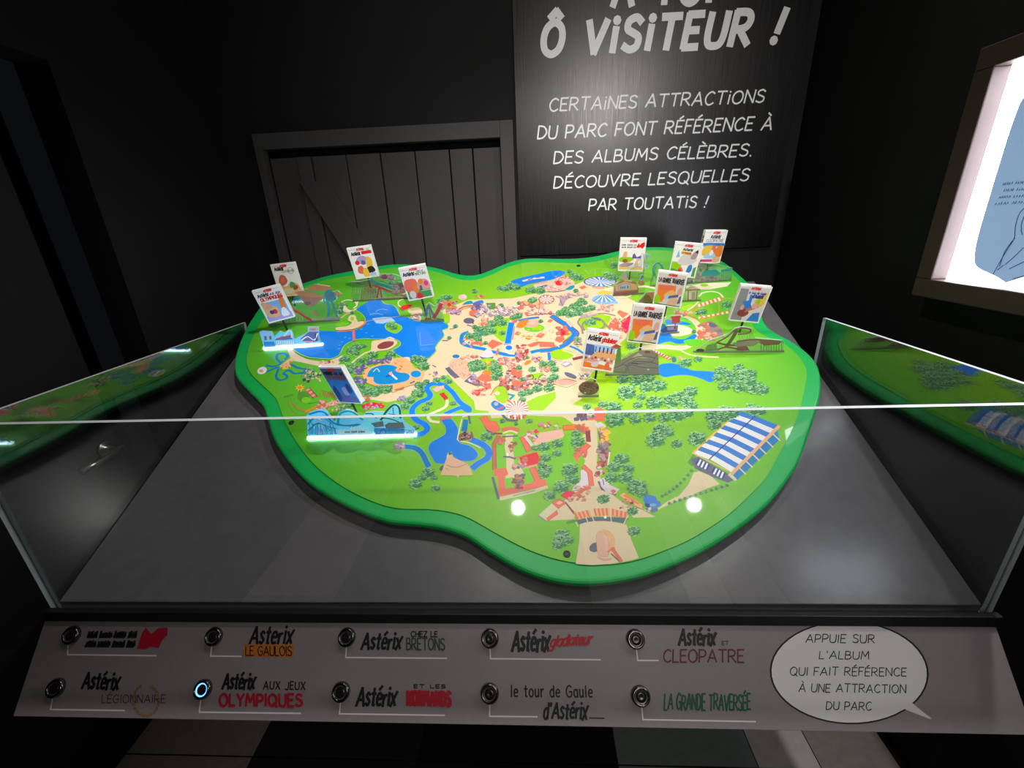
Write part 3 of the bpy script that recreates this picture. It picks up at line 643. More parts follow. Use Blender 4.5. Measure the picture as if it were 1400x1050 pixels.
# left fairground
cv.T((310,190,52),(260,225,42),(350,235,42),(290,255,36)); cv.clutter(250,170,420,290,16,['beige','leafdark','rosebeige'],16,15)
cv.L('leafshade', [(60,440),(140,420)], 26)
for pts, wd, c in (([(100,470),(110,535),(150,585),(190,605)],5,'brown'),([(115,480),(190,540),(280,585)],9,'terracotta'),([(150,430),(120,470),(190,560),(300,600)],4,'brown'),([(205,380),(215,450),(290,500),(370,490)],6,'leafdark'),([(230,410),(280,440),(350,420)],5,'terracotta'),([(205,440),(215,395),(235,360)],5,'beige')): cv.L(c, pts, wd)
cv.E('leafshade', 245, 440, 62, 52, 20); cv.E('grass', 270, 470, 45, 30)
cv.put([('yellow', [cv.to2((210+(52 if i % 2 else 24)*math.cos(i*.393), 350+(36 if i % 2 else 17)*math.sin(i*.393))) for i in range(16)], 0), ('orange', [cv.to2((210+22*math.cos(i*.785), 350+15*math.sin(i*.785))) for i in range(8)], 1)])
cv.P('maroon', [(255,370),(300,345),(385,435),(335,455)], False); cv.stripes((262,372),(345,452),(372,436),(296,352),6,['rose','terracotta'])
for i in range(7): cv.L('brown', [(395+i*24,440-(i % 3)*8),(420+i*22,372+(i*7) % 30),(450+i*16,450)], 5)
for i in range(5): cv.L('terracotta', [(400+i*30,420),(520+i*8,400+i*18)], 4)
cv.L('orange', [(265,578),(350,540),(440,495)], 26); cv.L('rose', [(390,560),(470,515),(570,485)], 52); cv.clutter(380,470,600,570,22,['rosebeige','rose','terracotta'],20,16)
cv.L('beige', [(560,560),(640,520),(700,500)], 20); cv.T((610,555,45),(680,520,40))
# octopus water rings
Z(ZC)
for pts in ([(565,760),(512,705),(520,655),(585,638),(640,662),(618,705),(560,752)], [(388,785),(470,797),(552,770)], [(392,862),(455,832),(532,802)], [(530,825),(503,915),(540,958),(615,945),(636,910),(592,880),(655,842),(725,880),(850,866)], [(685,772),(760,812),(862,828)]):
    cv.L('ring', pts, 27)
cv.P('yellow', [(545,790),(590,760),(640,720),(700,690),(720,720),(660,760),(680,800),(600,830),(560,815)]); cv.P('apricot', [(560,790),(640,735),(690,715),(650,770),(660,800),(600,815)])
cv.clutter(560,720,690,820,10,['terracotta','rose','yellow'],13,17); cv.E('white', 335, 845, 58, 42, -20); cv.E('rose', 325, 850, 26, 17); cv.L('indigo', [(840,850),(860,820)], 24)
cv.clutter(1000,730,1200,760,6,['rose','pink','maroon'],18,18)
# --- north: harbour, rides
Z(Z0); cv.P('water', [(699.4,384.3),(714,379.5),(737,374.4),(754,370.6),(766,370.1),(772.6,372.3),(770,375.5),(757.7,381.2),(743,384.8),(731,387),(720,389.5),(711,392.8),(703,388.5)], True, 'skyblue', .6)
Z(ZF)
cv.L('mauvewhite', [(-40,300),(60,275),(205,258)], 34); cv.L('maroon', [(20,285),(70,270)], 18); cv.L('maroon', [(110,260),(160,258)], 12); cv.L('indigo', [(-20,335),(120,310),(220,290)], 22)
cv.P('pink', [(75,350),(150,320),(300,290),(420,240),(490,245),(560,300),(580,345),(500,395),(330,425),(210,405),(110,385)], False)
cv.P('tealdark', [(120,372),(235,343),(275,352),(165,393)], False); cv.P('teal', [(462,405),(510,365),(560,350),(575,368),(535,402)]); cv.L('slate', [(230,428),(340,430),(460,412)], 18); cv.L('maroon', [(130,330),(250,310)], 8)
cv.E('red', 388, 325, 46, 30); cv.clutter(330,240,540,340,24,['pink','terracotta','mauve'],16,19); cv.clutter(200,350,420,420,14,['rose','pink','mauvewhite'],18,20)
cv.T((560,235,60),(610,255,62),(645,265,42),(510,185,34),(40,400,62),(150,410,60),(90,420,40),(1040,125,45),(970,225,55),(1050,240,60),(590,415,40))
cv.E('coral', 236, 520, 86, 50, 0, c2='white', wedges=10, edge='maroon'); cv.T((80,525,62)); cv.clutter(60,560,190,610,8,['coral','rose'],26,21)
cv.L('mauve', [(350,480),(415,515),(395,590)], 34); cv.P('mauve', [(415,500),(480,470),(550,450),(562,485),(480,525),(440,592),(400,590)]); cv.L('slate', [(400,520),(430,595)], 10); cv.L('mauve', [(585,480),(640,470),(700,458)], 30); cv.L('maroon', [(690,455),(735,465)], 18)
cv.clutter(400,440,730,500,18,['mauve','rose','pink'],18,22)
cv.E('white', 880, 308, 178, 56, 0, 28, c2='blue', wedges=16, edge='slate'); cv.L('coral', [(790,375),(860,385),(930,380)], 16); cv.L('beige', [(950,350),(1040,380)], 22)
cv.P('coral', [(625,372),(690,352),(722,375),(660,402)], False)
cv.P('sandpale', [(940,390),(1050,375),(1060,430),(940,420)]); cv.P('yellow', [(850,458),(868,428),(930,412),(1012,425),(1005,462),(920,458)], False)
cv.P('skyblue', [(780,520),(820,480),(930,462),(1010,470),(1070,530),(1090,570),(1000,570),(880,572),(800,545)]); 
for i in range(9): cv.L('white' if i % 2 else 'tealdark', [(915+i*3-6,468),(800+i*32,555-(abs(i-4))*4)], 10, False)
cv.L('slate', [(780,535),(870,572),(1000,572)], 6); cv.L('sandpale', [(1080,500),(1200,490),(1250,470)], 22); cv.L('grey', [(1060,495),(1120,508),(1230,490)], 7)
cv.T((400,680,62),(470,640,62),(520,695,66),(560,600,60),(620,575,62),(655,530,55),(700,560,40),(610,640,60),(690,640,62),(775,620,60),(580,690,50),(640,690,40),(450,690,40))
cv.L('rose', [(850,655),(950,612),(1030,585)], 36); cv.clutter(850,570,1040,660,14,['rose','pink','mauve'],17,23)
cv.P('lime', [(620,740),(860,690),(1010,720),(960,860),(870,900),(700,880),(630,800)], False)
cv.P('mauve', [(636,715),(760,678),(856,688),(830,715),(660,748)], False); cv.P('pink', [(720,695),(830,680),(840,690),(740,715)], False)
for pts in ([(860,690),(950,690),(1060,715)], [(640,745),(615,800),(655,855),(672,930)], [(690,890),(668,840),(690,790),(750,755),(850,742),(915,785),(930,840),(880,872),(790,872)], [(915,790),(1000,880)]): cv.L('greybrown', pts, 22)
cv.T((770,790,66),(740,800,45)); cv.L('slate', [(780,740),(880,770)], 22)
cv.P('coral', [(1080,675),(1108,645),(1222,690),(1150,745)], False); cv.P('coral', [(980,830),(1000,790),(1060,740),(1105,775),(1100,890),(1030,870)], False); cv.P('crimson', [(1120,870),(1140,790),(1240,700),(1240,860),(1190,930)], False)
cv.clutter(980,740,1180,900,16,['coral','terracotta','rose'],20,24); cv.clutter(1050,880,1200,1000,12,['rose','coral','pink'],18,25)
Z(ZE)
cv.T((740,385,52),(860,365,70),(930,372,60),(800,395,45),(1090,410,52),(1220,415,62),(1110,535,58),(745,592,42),(960,562,34),(430,420,42),(80,500,62),(130,495,40))
cv.E('pink', 285, 492, 52, 34); cv.E('mauvewhite', 300, 485, 28, 20)
cv.clutter(0,540,230,640,22,['red','coral','mauve'],26,26); cv.clutter(100,640,260,715,14,['pink','mauve','lilac'],26,27); cv.L('coral', [(240,640),(320,605),(430,600)], 20); cv.L('apricot', [(250,655),(330,625),(430,615)], 12)
cv.P('blue', [(405,572),(440,545),(520,528),(530,568),(450,592)]); cv.P('teal', [(280,585),(330,545),(390,535),(405,568),(330,580)]); cv.clutter(430,470,540,510,7,['coral','yellow','magenta'],20,28)
cv.P('leafshade', [(560,560),(680,560),(690,640),(600,640)], False); cv.L('beige', [(545,560),(680,555),(685,640)], 9, False)
cv.clutter(400,580,620,660,20,['mauve','lilac','purple'],22,29); cv.E('coral', 420, 688, 56, 38); cv.clutter(440,650,720,730,20,['mauve','mauvewhite','pink'],24,30); cv.E('slate', 360, 775, 66, 36); cv.L('maroon', [(400,760),(410,810)], 18)
cv.clutter(680,600,1000,710,30,['mauve','pink','mauvewhite'],26,31); cv.clutter(980,560,1240,620,12,['coral','apricot','rose'],30,32); cv.clutter(1030,630,1380,690,18,['coral','pink','mauvewhite'],26,33); cv.L('maroon', [(1050,715),(1180,700),(1380,690)], 16)
cv.L('slate', [(340,825),(410,845)], 20); cv.clutter(480,740,620,830,16,['coral','pink','apricot'],22,34)
cv.P('lime', [(640,780),(830,740),(840,800),(790,1020),(700,980),(640,930),(560,900)]); cv.P('lime', [(20,710),(120,705),(130,790),(80,800),(40,790)])
cv.L('slate', [(130,875),(180,870)], 14); cv.L('slate', [(50,1010),(110,1010)], 14)
cv.T((200,840,38),(125,980,34),(720,745,70),(760,800,65),(640,810,70),(580,870,62),(640,900,60),(480,880,70),(430,850,40),(380,960,52),(460,980,50),(760,920,45),(950,715,60),(890,735,50))
# moat around the village
Z(ZG)
cv.L('water', [(345,38),(290,60),(272,110),(280,165),(340,198),(450,222),(540,240),(620,268),(700,282),(800,305),(880,312),(985,300)], 50, edge='shore', ew=12)
cv.L('water', [(868,-70),(850,20),(826,160)], 66, False, edge='skyblue', ew=16)
cv.L('water', [(1110,275),(1200,255),(1300,245),(1395,228)], 52, edge='shore', ew=10); cv.L('water', [(1318,285),(1324,370)], 34, False, edge='skyblue', ew=10)
Z(ZE); cv.L('water', [(960,772),(1080,748),(1190,735)], 26, edge='maroon', ew=12); 
Z(ZF); cv.L('water', [(310,722),(400,782),(470,822),(545,880),(590,925),(560,975),(470,1040)], 56, edge='maroon', ew=26); cv.P('pink', [(460,780),(510,765),(560,830),(530,855)], False)
Z(ZH); cv.L('water', [(390,220),(350,300),(270,372),(130,420),(0,432)], 50, edge='brown', ew=22); cv.L('water', [(345,380),(430,415),(500,462)], 30, edge='shore', ew=10)
Z(ZG); cv.E('mauvewhite', 835, 222, 56, 40); cv.E('water', 838, 222, 40, 28); cv.L('white', [(800,250),(830,290),(900,300)], 18); cv.L('mauve', [(785,185),(860,172)], 24); cv.clutter(920,190,1060,330,20,['maroon','red','rose'],22,35)
Z(ZH); cv.E('lime', 245, 478, 140, 62); cv.L('sandpale', [(260,430),(350,460),(400,500),(370,550)], 20); cv.L('maroon', [(385,535),(490,510)], 44); cv.L('pink', [(120,530),(240,560)], 26); cv.P('mauve', [(230,600),(290,560),(350,570),(380,600),(290,635)], False); cv.P('white', [(250,595),(300,572),(345,580),(290,610)], False)
cv.P('slate', [(280,690),(350,700),(420,740),(400,770),(300,735)]); cv.L('brown', [(160,800),(300,770),(420,800)], 10); cv.L('brown', [(150,830),(300,870),(430,820)], 8); cv.P('rose', [(180,790),(300,775),(400,800),(380,830),(240,850)]); cv.clutter(440,690,560,760,8,['mauve','beige','slate'],20,36)
cv.T((440,300,50),(430,340,40),(600,90,60)); cv.clutter(400,310,500,380,8,['mauve','beige'],18,37)
# village roofs
Z(ZE)
cv.P('orange', [(925,845),(960,790),(1040,760),(1075,770),(1020,850),(960,862)]); cv.E('green', 1140, 862, 122, 48); cv.E('lime', 1180, 860, 70, 26); cv.P('rose', [(1040,845),(1085,770),(1150,755),(1200,805),(1140,855)]); cv.P('pink', [(1070,810),(1110,765),(1160,775),(1140,820)])
for x, y, a in ((1330,775,34),(940,925,40),(1075,975,46),(1212,948,56)): cv.P('coral', [(x-a*.9,y+a*.3),(x-a*.1,y-a*.55),(x+a,y-a*.2),(x+a*.2,y+a*.6)], False, 'maroon', 6)
cv.clutter(960,880,1370,1010,16,['yellow','lime','apricot'],16,38); cv.P('coral', [(860,800),(900,760),(950,760),(930,800)], False); cv.L('coral', [(905,840),(880,1000)], 12)
cv.T((1220,780,36))
Z(ZF); cv.clutter(370,850,500,940,10,['coral','red','coral'],34,39); cv.P('coral', [(335,1010),(360,965),(440,960),(460,1000),(400,1040)], False); cv.L('lime', [(500,910),(530,940),(460,1000)], 22)
Z(ZG); cv.P('coral', [(580,185),(640,125),(765,172),(690,205),(640,235)], False, 'maroon', 6); cv.P('coral', [(1055,190),(1130,162),(1190,148),(1180,190),(1100,215)], False, 'maroon', 6); cv.P('coral', [(1190,150),(1370,158),(1395,212),(1210,212)], False, 'maroon', 6); cv.L('beige', [(1390,160),(1440,215)], 16)
cv.clutter(290,40,520,190,26,['coral','teal','rose'],20,40); cv.P('coral', [(380,160),(440,148),(530,160),(500,185),(400,185)], False); cv.T((370,80,58),(460,70,58),(480,120,46),(560,50,50),(610,20,55),(560,165,36)); cv.L('coral', [(375,190),(395,225)], 18)
cv.L('coral', [(710,240),(690,310)], 26)
# rock, dome, villages south of the moat
cv.P('slate', [(72,470),(150,440),(250,575),(190,592),(130,540)], False); cv.P('rosebeige', [(110,430),(150,370),(230,345),(340,370),(385,470),(375,560),(300,608),(240,565),(150,480)], False)
rd = random.Random(5)
for i in range(26):
    x, y = 140+220*rd.random(), 375+190*rd.random(); cv.L('terracotta' if i % 3 else 'slate', [(x,y),(x+24*rd.random()-6,y+30*rd.random())], 5, False)
cv.E('ring', 205, 325, 44, 22); cv.clutter(270,310,490,350,10,['rose','pink','terracotta'],22,41)
cv.P('slate', [(492,320),(650,330),(615,360),(530,362)]); cv.P('mauvewhite', [(490,318),(530,275),(590,230),(632,262),(652,320),(600,340),(530,338)])
cv.P('lime', [(500,370),(640,350),(760,450),(740,520),(640,560),(560,480)]); cv.clutter(560,390,620,430,4,['orange','yellow'],28,42)
cv.P('slate', [(300,625),(400,540),(460,590),(550,680),(440,680)], False); cv.clutter(360,530,470,640,10,['mauvewhite','mauve','lilac'],26,43)
cv.P('coral', [(440,600),(520,530),(620,560),(640,620),(560,635)], False); cv.P('orange', [(510,520),(560,483),(645,515),(610,560)], False); cv.P('coral', [(545,650),(620,645),(625,715),(555,720)], False); cv.clutter(420,640,560,700,10,['slate','mauve','coral'],24,44); cv.L('red', [(420,745),(480,735),(570,715)], 40); cv.clutter(410,720,560,790,10,['red','rose','coral'],22,45)
cv.T((400,420,66),(460,400,66),(520,450,66),(440,470,66),(400,480,46),(660,400,52),(690,450,72),(700,530,82),(640,470,52),(660,580,50),(690,590,40))
cv.clutter(720,340,840,420,14,['mauve','rose','coral'],26,46); cv.clutter(820,360,960,480,20,['rose','coral','pink'],24,47); cv.clutter(920,300,1060,370,14,['rose','coral','maroon'],24,48); cv.P('orange', [(1015,420),(1050,375),(1115,370),(1090,410),(1040,435)], False); cv.clutter(1120,330,1240,390,12,['rose','mauve','maroon'],20,49)
cv.clutter(820,470,980,570,16,['coral','rose','maroon'],26,50); cv.P('terracotta', [(850,540),(880,500),(970,505),(980,545),(930,570)], False)
cv.P('lime', [(1000,610),(1060,555),(1240,520),(1240,565),(1150,600)]); cv.L('dark', [(1095+36*math.cos(t*.524),573+30*math.sin(t*.524)) for t in range(13)], 10); cv.L('slate', [(1190,590),(1230,545),(1280,560)], 12)
cv.clutter(740,560,1090,720,56,['maroon','coral','mauve'],27,51); cv.P('coral', [(870,640),(930,608),(1000,650),(960,690),(900,680)]); cv.clutter(1080,590,1400,660,34,['mauve','maroon','apricot'],24,52); cv.clutter(1210,440,1360,500,14,['coral','rose','apricot'],24,53)
cv.P('lime', [(650,720),(770,690),(840,780),(800,880),(700,850)]); cv.L('terracotta', [(620,790),(680,700),(760,660)], 14); cv.L('apricot', [(640,800),(700,720)], 8); cv.E('beige', 700, 770, 34, 22); cv.L('terracotta', [(800,660),(808,790)], 8)
cv.L('teal', [(830,780),(900,795),(850,840)], 28, False); cv.L('coral', [(820,850),(850,870)], 24)
cv.P('lime', [(1050,870),(1190,800),(1395,750),(1400,825),(1250,972),(1075,972),(1060,920)], False)
cv.T((960,460,46),(1120,480,56),(1250,415,58),(1350,410,62),(1385,480,60),(1380,570,66),(1330,600,45),(1000,770,62),(1080,750,62),(1180,710,72),(1320,700,78),(1000,845,52),(1000,600,40),(1060,340,30))
cv.P('ring', [(625,890),(660,855),(705,870),(795,930),(775,972),(700,972),(640,930)]); cv.E('lilac', 685, 895, 26, 22); cv.L('magenta', [(700,960),(770,930)], 22)
Z(ZO); cv.E('maroon', 328, 82, 106, 84); cv.E('coral', 328, 66, 110, 80, 0, 36, c2='white', wedges=18); 
for x in range(6): cv.L('coral' if x % 2 else 'white', [(250+x*30,120+12*math.sin(x*.6)),(250+x*30,150+12*math.sin(x*.6))], 18, False)
cv.L('slate', [(190,120),(240,170),(330,178)], 26)
# --- streams and small lake in the south-west
Z(ZM)
cv.P('lime', [(640,130),(700,190),(830,320),(930,430),(915,500),(800,440),(700,330),(600,230)], False)
cv.L('water', [(590,235),(500,213),(425,225),(378,275),(420,345),(395,395),(290,440),(215,510),(208,585),(265,655),(350,700),(388,752),(345,805),(240,835)], 66, edge='skyblue', ew=12)
cv.L('water', [(600,240),(690,320),(770,430),(850,490)], 58, edge='skyblue', ew=12); cv.L('water', [(880,510),(800,500),(700,535),(610,575)], 56, edge='skyblue', ew=12); cv.P('water', [(800,450),(870,470),(918,510),(905,555),(850,555),(790,510)])
cv.P('ring', [(820,640),(880,650),(860,790),(790,780)], False)
cv.L('sandpale', [(625,415),(605,490),(490,550),(400,595),(430,660),(525,675)], 36)
Z(Z0); cv.P('water', [(604,575),(611,572),(617.7,574),(625,584),(626,592),(625,600),(630,606.5),(642.9,610.3),(653,620),(649.7,627.5),(642,630),(631,630),(612,633),(597,633),(590,623.4),(586,614),(589,606),(599.4,599.6),(608.6,593.7),(609.5,584.6)], True, 'skyblue', 1.1)
Z(ZN)
cv.L('water', [(920,185),(1060,250),(1125,330),(1100,410),(1000,470),(935,520)], 78, edge='skyblue', ew=12); cv.L('sandpale', [(760,200),(900,230),(1020,285)], 14)
cv.L('ring', [(120,268),(240,285),(320,345),(365,430),(400,500)], 62, edge='skyblue', ew=12)
cv.E('mauve', 55, 262, 66, 50); cv.clutter(0,225,110,300,14,['mauvewhite','mauve','rose'],20,54)
cv.P('slate', [(530,530),(570,490),(590,520),(550,560)]); cv.P('tan', [(545,612),(585,500),(620,400),(640,342),(690,370),(700,395),(790,440),(875,480),(940,612),(772,618),(755,645),(728,618)], False); cv.P('rosebeige', [(600,500),(630,410),(700,405),(860,490),(800,520),(680,500)])
cv.L('greybrown', [(620,490),(690,515),(760,515),(850,480)], 8); cv.L('greybrown', [(610,530),(640,550)], 7); cv.L('mauvewhite', [(640,345),(625,400)], 16)
cv.T((250,710,92),(400,580,92),(330,640,60),(470,640,50),(490,765,64),(660,350,30))
Z(ZM)
cv.P('pink', [(442,285),(500,250),(585,235),(592,268),(500,320)], False, 'maroon', 6); cv.P('red', [(535,340),(580,322),(632,385),(600,412)], False, 'dark', 8); cv.P('coral', [(560,595),(690,585),(665,632),(525,655)], False)
cv.E('brown', 850, 845, 92, 46); cv.E('maroon', 850, 830, 60, 28); cv.clutter(770,790,930,890,18,['brown','mauve','dark'],20,55); cv.L('slate', [(910,790),(925,820)], 16); cv.L('coral', [(868,765),(868,790)], 14); cv.L('white', [(745,890),(800,640)], 10)
cv.L('mauvewhite', [(810,610),(900,590)], 24); cv.L('slate', [(880,590),(900,690)], 22)
cv.clutter(420,70,500,120,6,['mauve','indigo','rose'],22,56); cv.L('terracotta', [(10,300),(105,265)], 24); cv.L('indigo', [(190,215),(230,200)], 22); cv.clutter(40,380,110,410,4,['mauve','lilac'],22,57)
cv.T((500,170,52),(640,185,56),(290,230,58),(380,195,44),(280,345,66),(170,420,66),(120,490,60),(370,510,56),(410,450,46),(695,450,46),(250,740,52),(1095,850,78),(580,140,40),(330,300,40))
# --- walled villa, plaza, street
Z(ZO)
cv.P('grass', [(150,330),(360,320),(480,640),(470,800),(200,860),(115,640),(110,400)], False)
cv.L('sand', [(255,320),(245,420),(262,520),(265,660)], 74, False); cv.P('sand', [(210,640),(370,620),(400,700),(220,730)], False)
cv.L('slate', [(20,180),(60,270),(110,300)], 44); cv.P('coral', [(-30,150),(40,128),(70,178),(130,188),(165,262),(110,295),(40,262)], False, 'maroon', 5); cv.L('maroon', [(105,300),(180,300)], 20)
cv.L('terracotta', [(150,325),(108,400),(112,640)], 30, False, edge='maroon', ew=10); cv.L('slate', [(95,720),(150,920)], 26)
cv.L('coral', [(175,710),(190,860)], 64, False); cv.L('coral', [(170,872),(490,795)], 64, False); cv.P('coral', [(105,640),(225,628),(245,690),(190,722),(110,705)], False); cv.L('beige', [(172,922),(490,852),(612,808)], 38, False); cv.L('mauve', [(290,895),(500,845)], 12, False)
cv.L('coral', [(380,340),(440,460)], 50, False, edge='maroon', ew=10); cv.L('coral', [(480,640),(535,760)], 58, False, edge='maroon', ew=10); cv.P('coral', [(468,760),(520,740),(600,740),(618,795),(490,832)], False)
cv.P('rose', [(345,540),(350,610),(390,640),(570,590),(575,560)], False); cv.P('red', [(348,522),(515,478),(568,575),(385,618)], False, 'coral', 14); cv.clutter(380,520,440,600,8,['coral','terracotta'],16,58)
cv.clutter(300,690,400,820,26,['maroon','terracotta','slate'],22,59); cv.clutter(260,380,320,460,10,['terracotta','rose','brown'],18,60); cv.clutter(160,330,215,380,5,['coral','terracotta'],26,61); cv.L('slate', [(200,520),(260,525),(310,540)], 20); cv.L('white', [(236,490),(240,510)], 22); cv.clutter(300,580,410,660,8,['slate','mauve','rose'],24,62); cv.L('terracotta', [(290,530),(380,520)], 12)
cv.L('coral', [(190,265),(265,248),(340,268)], 32, edge='terracotta', ew=8); cv.L('sandpale', [(200,295),(265,275),(330,295)], 18); cv.L('slate', [(190,330),(330,322)], 16)
cv.P('pink', [(495,415),(480,370),(545,290),(650,275),(760,258),(785,330),(600,385)], False); cv.P('crimson', [(480,280),(510,255),(540,285),(505,300)], False); cv.L('slate', [(500,310),(525,335)], 16); cv.clutter(420,270,500,370,12,['coral','rose','mauvewhite'],22,63); cv.clutter(530,190,740,250,14,['coral','lime','mauvewhite'],22,64); cv.L('mauve', [(540,210),(580,195)], 26)
cv.L('mauvewhite', [(410,330),(470,410)], 30)
cv.P('grass', [(790,300),(860,290),(960,340),(1000,400),(880,500),(900,560),(760,660),(700,800),(620,850),(640,640),(560,440),(640,390),(760,350)], False)
cv.L('coral', [(785,245),(900,240),(1000,285)], 58, edge='maroon', ew=10); cv.P('orange', [(770,225),(880,210),(890,260),(780,265)], False); cv.L('maroon', [(1005,275),(1012,370)], 46, False); cv.L('coral', [(1005,410),(890,515)], 54, False, edge='maroon', ew=8); cv.P('coral', [(865,520),(915,520),(915,575),(890,555)], False)
cv.clutter(890,210,1010,270,10,['coral','terracotta','orange'],22,65); cv.clutter(880,420,1000,510,8,['terracotta','coral'],20,66)
cv.P('coral', [(1070,60),(1130,40),(1165,80),(1165,180),(1075,175)], False, 'maroon', 5); cv.clutter(900,100,1070,160,14,['mauve','maroon','slate'],24,67); cv.L('coral', [(1010,165),(1080,160)], 22); cv.P('mauvewhite', [(1065,200),(1130,190),(1185,230),(1120,270)], False)
cv.L('slate', [(1110,280),(1130,400)], 16); cv.clutter(1135,240,1200,380,16,['coral','apricot','yellow'],26,68); cv.clutter(1130,390,1210,500,18,['mauve','maroon','greybrown'],28,69); cv.L('maroon', [(1190,500),(1135,590)], 50, False); cv.clutter(1110,500,1200,600,10,['maroon','terracotta','mauve'],26,70); cv.clutter(1095,600,1160,720,10,['mauvewhite','coral','maroon'],26,71); cv.L('sandpale', [(1215,480),(1195,620)], 14); cv.clutter(1100,420,1140,480,4,['slate','mauve'],22,72)
cv.P('mauvewhite', [(935,650),(995,640),(1015,770),(1000,815),(850,852),(862,815),(940,745)], False, 'slate', 6); cv.L('coral', [(965,615),(1025,670),(1040,790)], 40, False, edge='maroon', ew=8); cv.clutter(880,800,1030,870,8,['rose','coral'],20,73)
cv.L('slate', [(1110,760),(1140,830),(1270,885)], 22, False); cv.P('mauvewhite', [(1120,740),(1195,700),(1212,790),(1312,832),(1262,880),(1180,860),(1130,800)], False); cv.L('slate', [(1150,740),(1160,790)], 10); cv.P('coral', [(1220,850),(1250,830),(1280,850),(1250,880)], False)
cv.L('maroon', [(790,955),(870,1050)], 12, False)
cv.T((190,180,32),(320,205,26),(445,180,38),(45,325,62),(500,440,44),(590,425,66),(715,395,66),(710,490,54),(600,530,66),(600,640,80),(560,590,40),(895,300,52),(910,378,76),(840,640,92),(860,740,76),(750,800,80),(640,890,66),(1250,180,82),(1220,130,50),(1000,45,46),(1150,20,52),(1270,45,62),(1380,100,40),(1350,540,66),(1250,620,66),(1240,740,52),(1360,715,76),(1320,600,40),(1150,920,62))
# --- entrance: rows of houses, striped awnings, standing stone
Z(ZP)
cv.P('beige', [(112,452),(245,335),(310,395),(190,505)], False); cv.L('grey', [(112,455),(188,508)], 14, False); cv.P('coral', [(188,480),(290,400),(304,440),(205,512)], False); cv.P('coral', [(243,332),(308,292),(382,332),(300,384)], False, 'maroon', 7); cv.P('pink', [(280,335),(320,312),(350,330),(310,350)], False); cv.P('crimson', [(328,262),(385,220),(465,236),(392,302)], False, 'maroon', 6); cv.clutter(390,240,560,310,9,['terracotta','rose','coral'],22,74)
cv.L('coral', [(470,250),(600,180)], 26); cv.L('maroon', [(375,335),(455,440)], 12, False)
cv.P('apricot', [(885,262),(930,232),(1112,350),(1105,392),(1050,365)], False, 'brown', 6); cv.P('orange', [(920,262),(950,248),(1085,340),(1070,352)], False); cv.clutter(900,290,1060,380,9,['coral','maroon','rose'],18,75)
cv.P('slate', [(480,500),(560,480),(640,470),(800,470),(980,480),(935,530),(860,515),(740,505),(640,508),(560,520),(500,540)], False)
for a, b, c, d in (((450,432),(600,396),(625,462),(485,495)), ((640,388),(790,382),(800,455),(655,460)), ((815,388),(978,425),(972,475),(815,458))): cv.stripes(a, b, c, d, 8, ['coral','apricot'])
for p in ([(440,450),(490,556)], [(612,410),(645,515)], [(795,390),(812,512)], [(978,440),(930,532)], [(565,470),(585,515)]): cv.L('beige', p, 10, False)
cv.E('white', 752, 470, 14, 14); cv.E('navy', 1190, 345, 62, 40); cv.P('teal', [(1170,370),(1240,370),(1255,410),(1200,425)]); cv.E('blue', 1180, 300, 66, 42); cv.P('blue', [(1240,310),(1285,335),(1260,370),(1200,350)]); cv.E('skyblue', 1210, 352, 34, 14); cv.clutter(1120,380,1250,410,6,['mauvewhite','purple'],20,76)
cv.E('slate', 655, 758, 58, 44, -25); cv.L('rose', [(680,850),(740,878),(805,868)], 24); cv.L('apricot', [(700,625),(745,608),(800,640),(822,690),(805,760)], 40, edge='tan', ew=8)
cv.P('rosebeige', [(668,660),(680,625),(720,612),(765,640),(785,700),(782,830),(730,846),(680,810)], True, 'terracotta', 5); cv.P('pink', [(735,655),(765,650),(780,710),(770,790)]); cv.L('slate', [(810,820),(890,895)], 14); cv.L('coral', [(818,770),(905,888)], 30, False, edge='terracotta', ew=6); cv.L('coral', [(780,800),(840,760)], 14)
cv.L('leafshade', [(390,525),(480,500)], 26)
cv.T((340,640,84),(330,700,92),(400,690,62),(300,740,60),(1030,600,70),(1015,410,62),(740,295,66),(220,265,64),(340,185,74),(290,200,40),(420,110,62),(390,40,60),(1070,190,82),(950,85,70),(820,110,46),(1000,130,50),(170,60,60))
Z(ZR)
for i in range(9): cv.T((200+i*28, 270-i*(14+i*1.3), 18))
for i in range(12): cv.T((255+i*40, 325-i*12.6, 18))
# --- east: big striped hall, trees, ponds
Z(ZQ)
cv.P('leafshade', [(480,710),(515,660),(540,680),(510,735)], False); cv.P('slate', [(500,690),(545,675),(745,790),(775,812),(720,830),(640,800),(525,745)], False)
cv.P('beige', [(735,770),(780,815),(760,818),(722,785)], False); cv.P('ring', [(752,782),(1020,515),(1030,575),(778,815)], False)
for i in range(6): 
    x, y = 790+i*41, 742-i*40; cv.L('beige', [(x,y),(x+38,y+36)], 10, False); cv.L('white', [(x-28,y-4),(x+34,y-46)], 9, False)
for (x, y) in ((545,700),(640,752)): cv.stripes((x,y-14),(x+70,y+22),(x+55,y+58),(x-18,y+20),7,['navy','white'])
cv.stripes((610,692),(885,432),(790,400),(512,655),12,['white','blue']); cv.stripes((615,690),(885,432),(1028,490),(752,772),12,['white','blue']); cv.L('navy', [(612,691),(885,432)], 6, False)
cv.L('yellow', [(512,655),(790,400)], 10, False); cv.L('apricot', [(748,775),(1028,492)], 18, False); cv.L('apricot', [(515,655),(748,772)], 8, False)
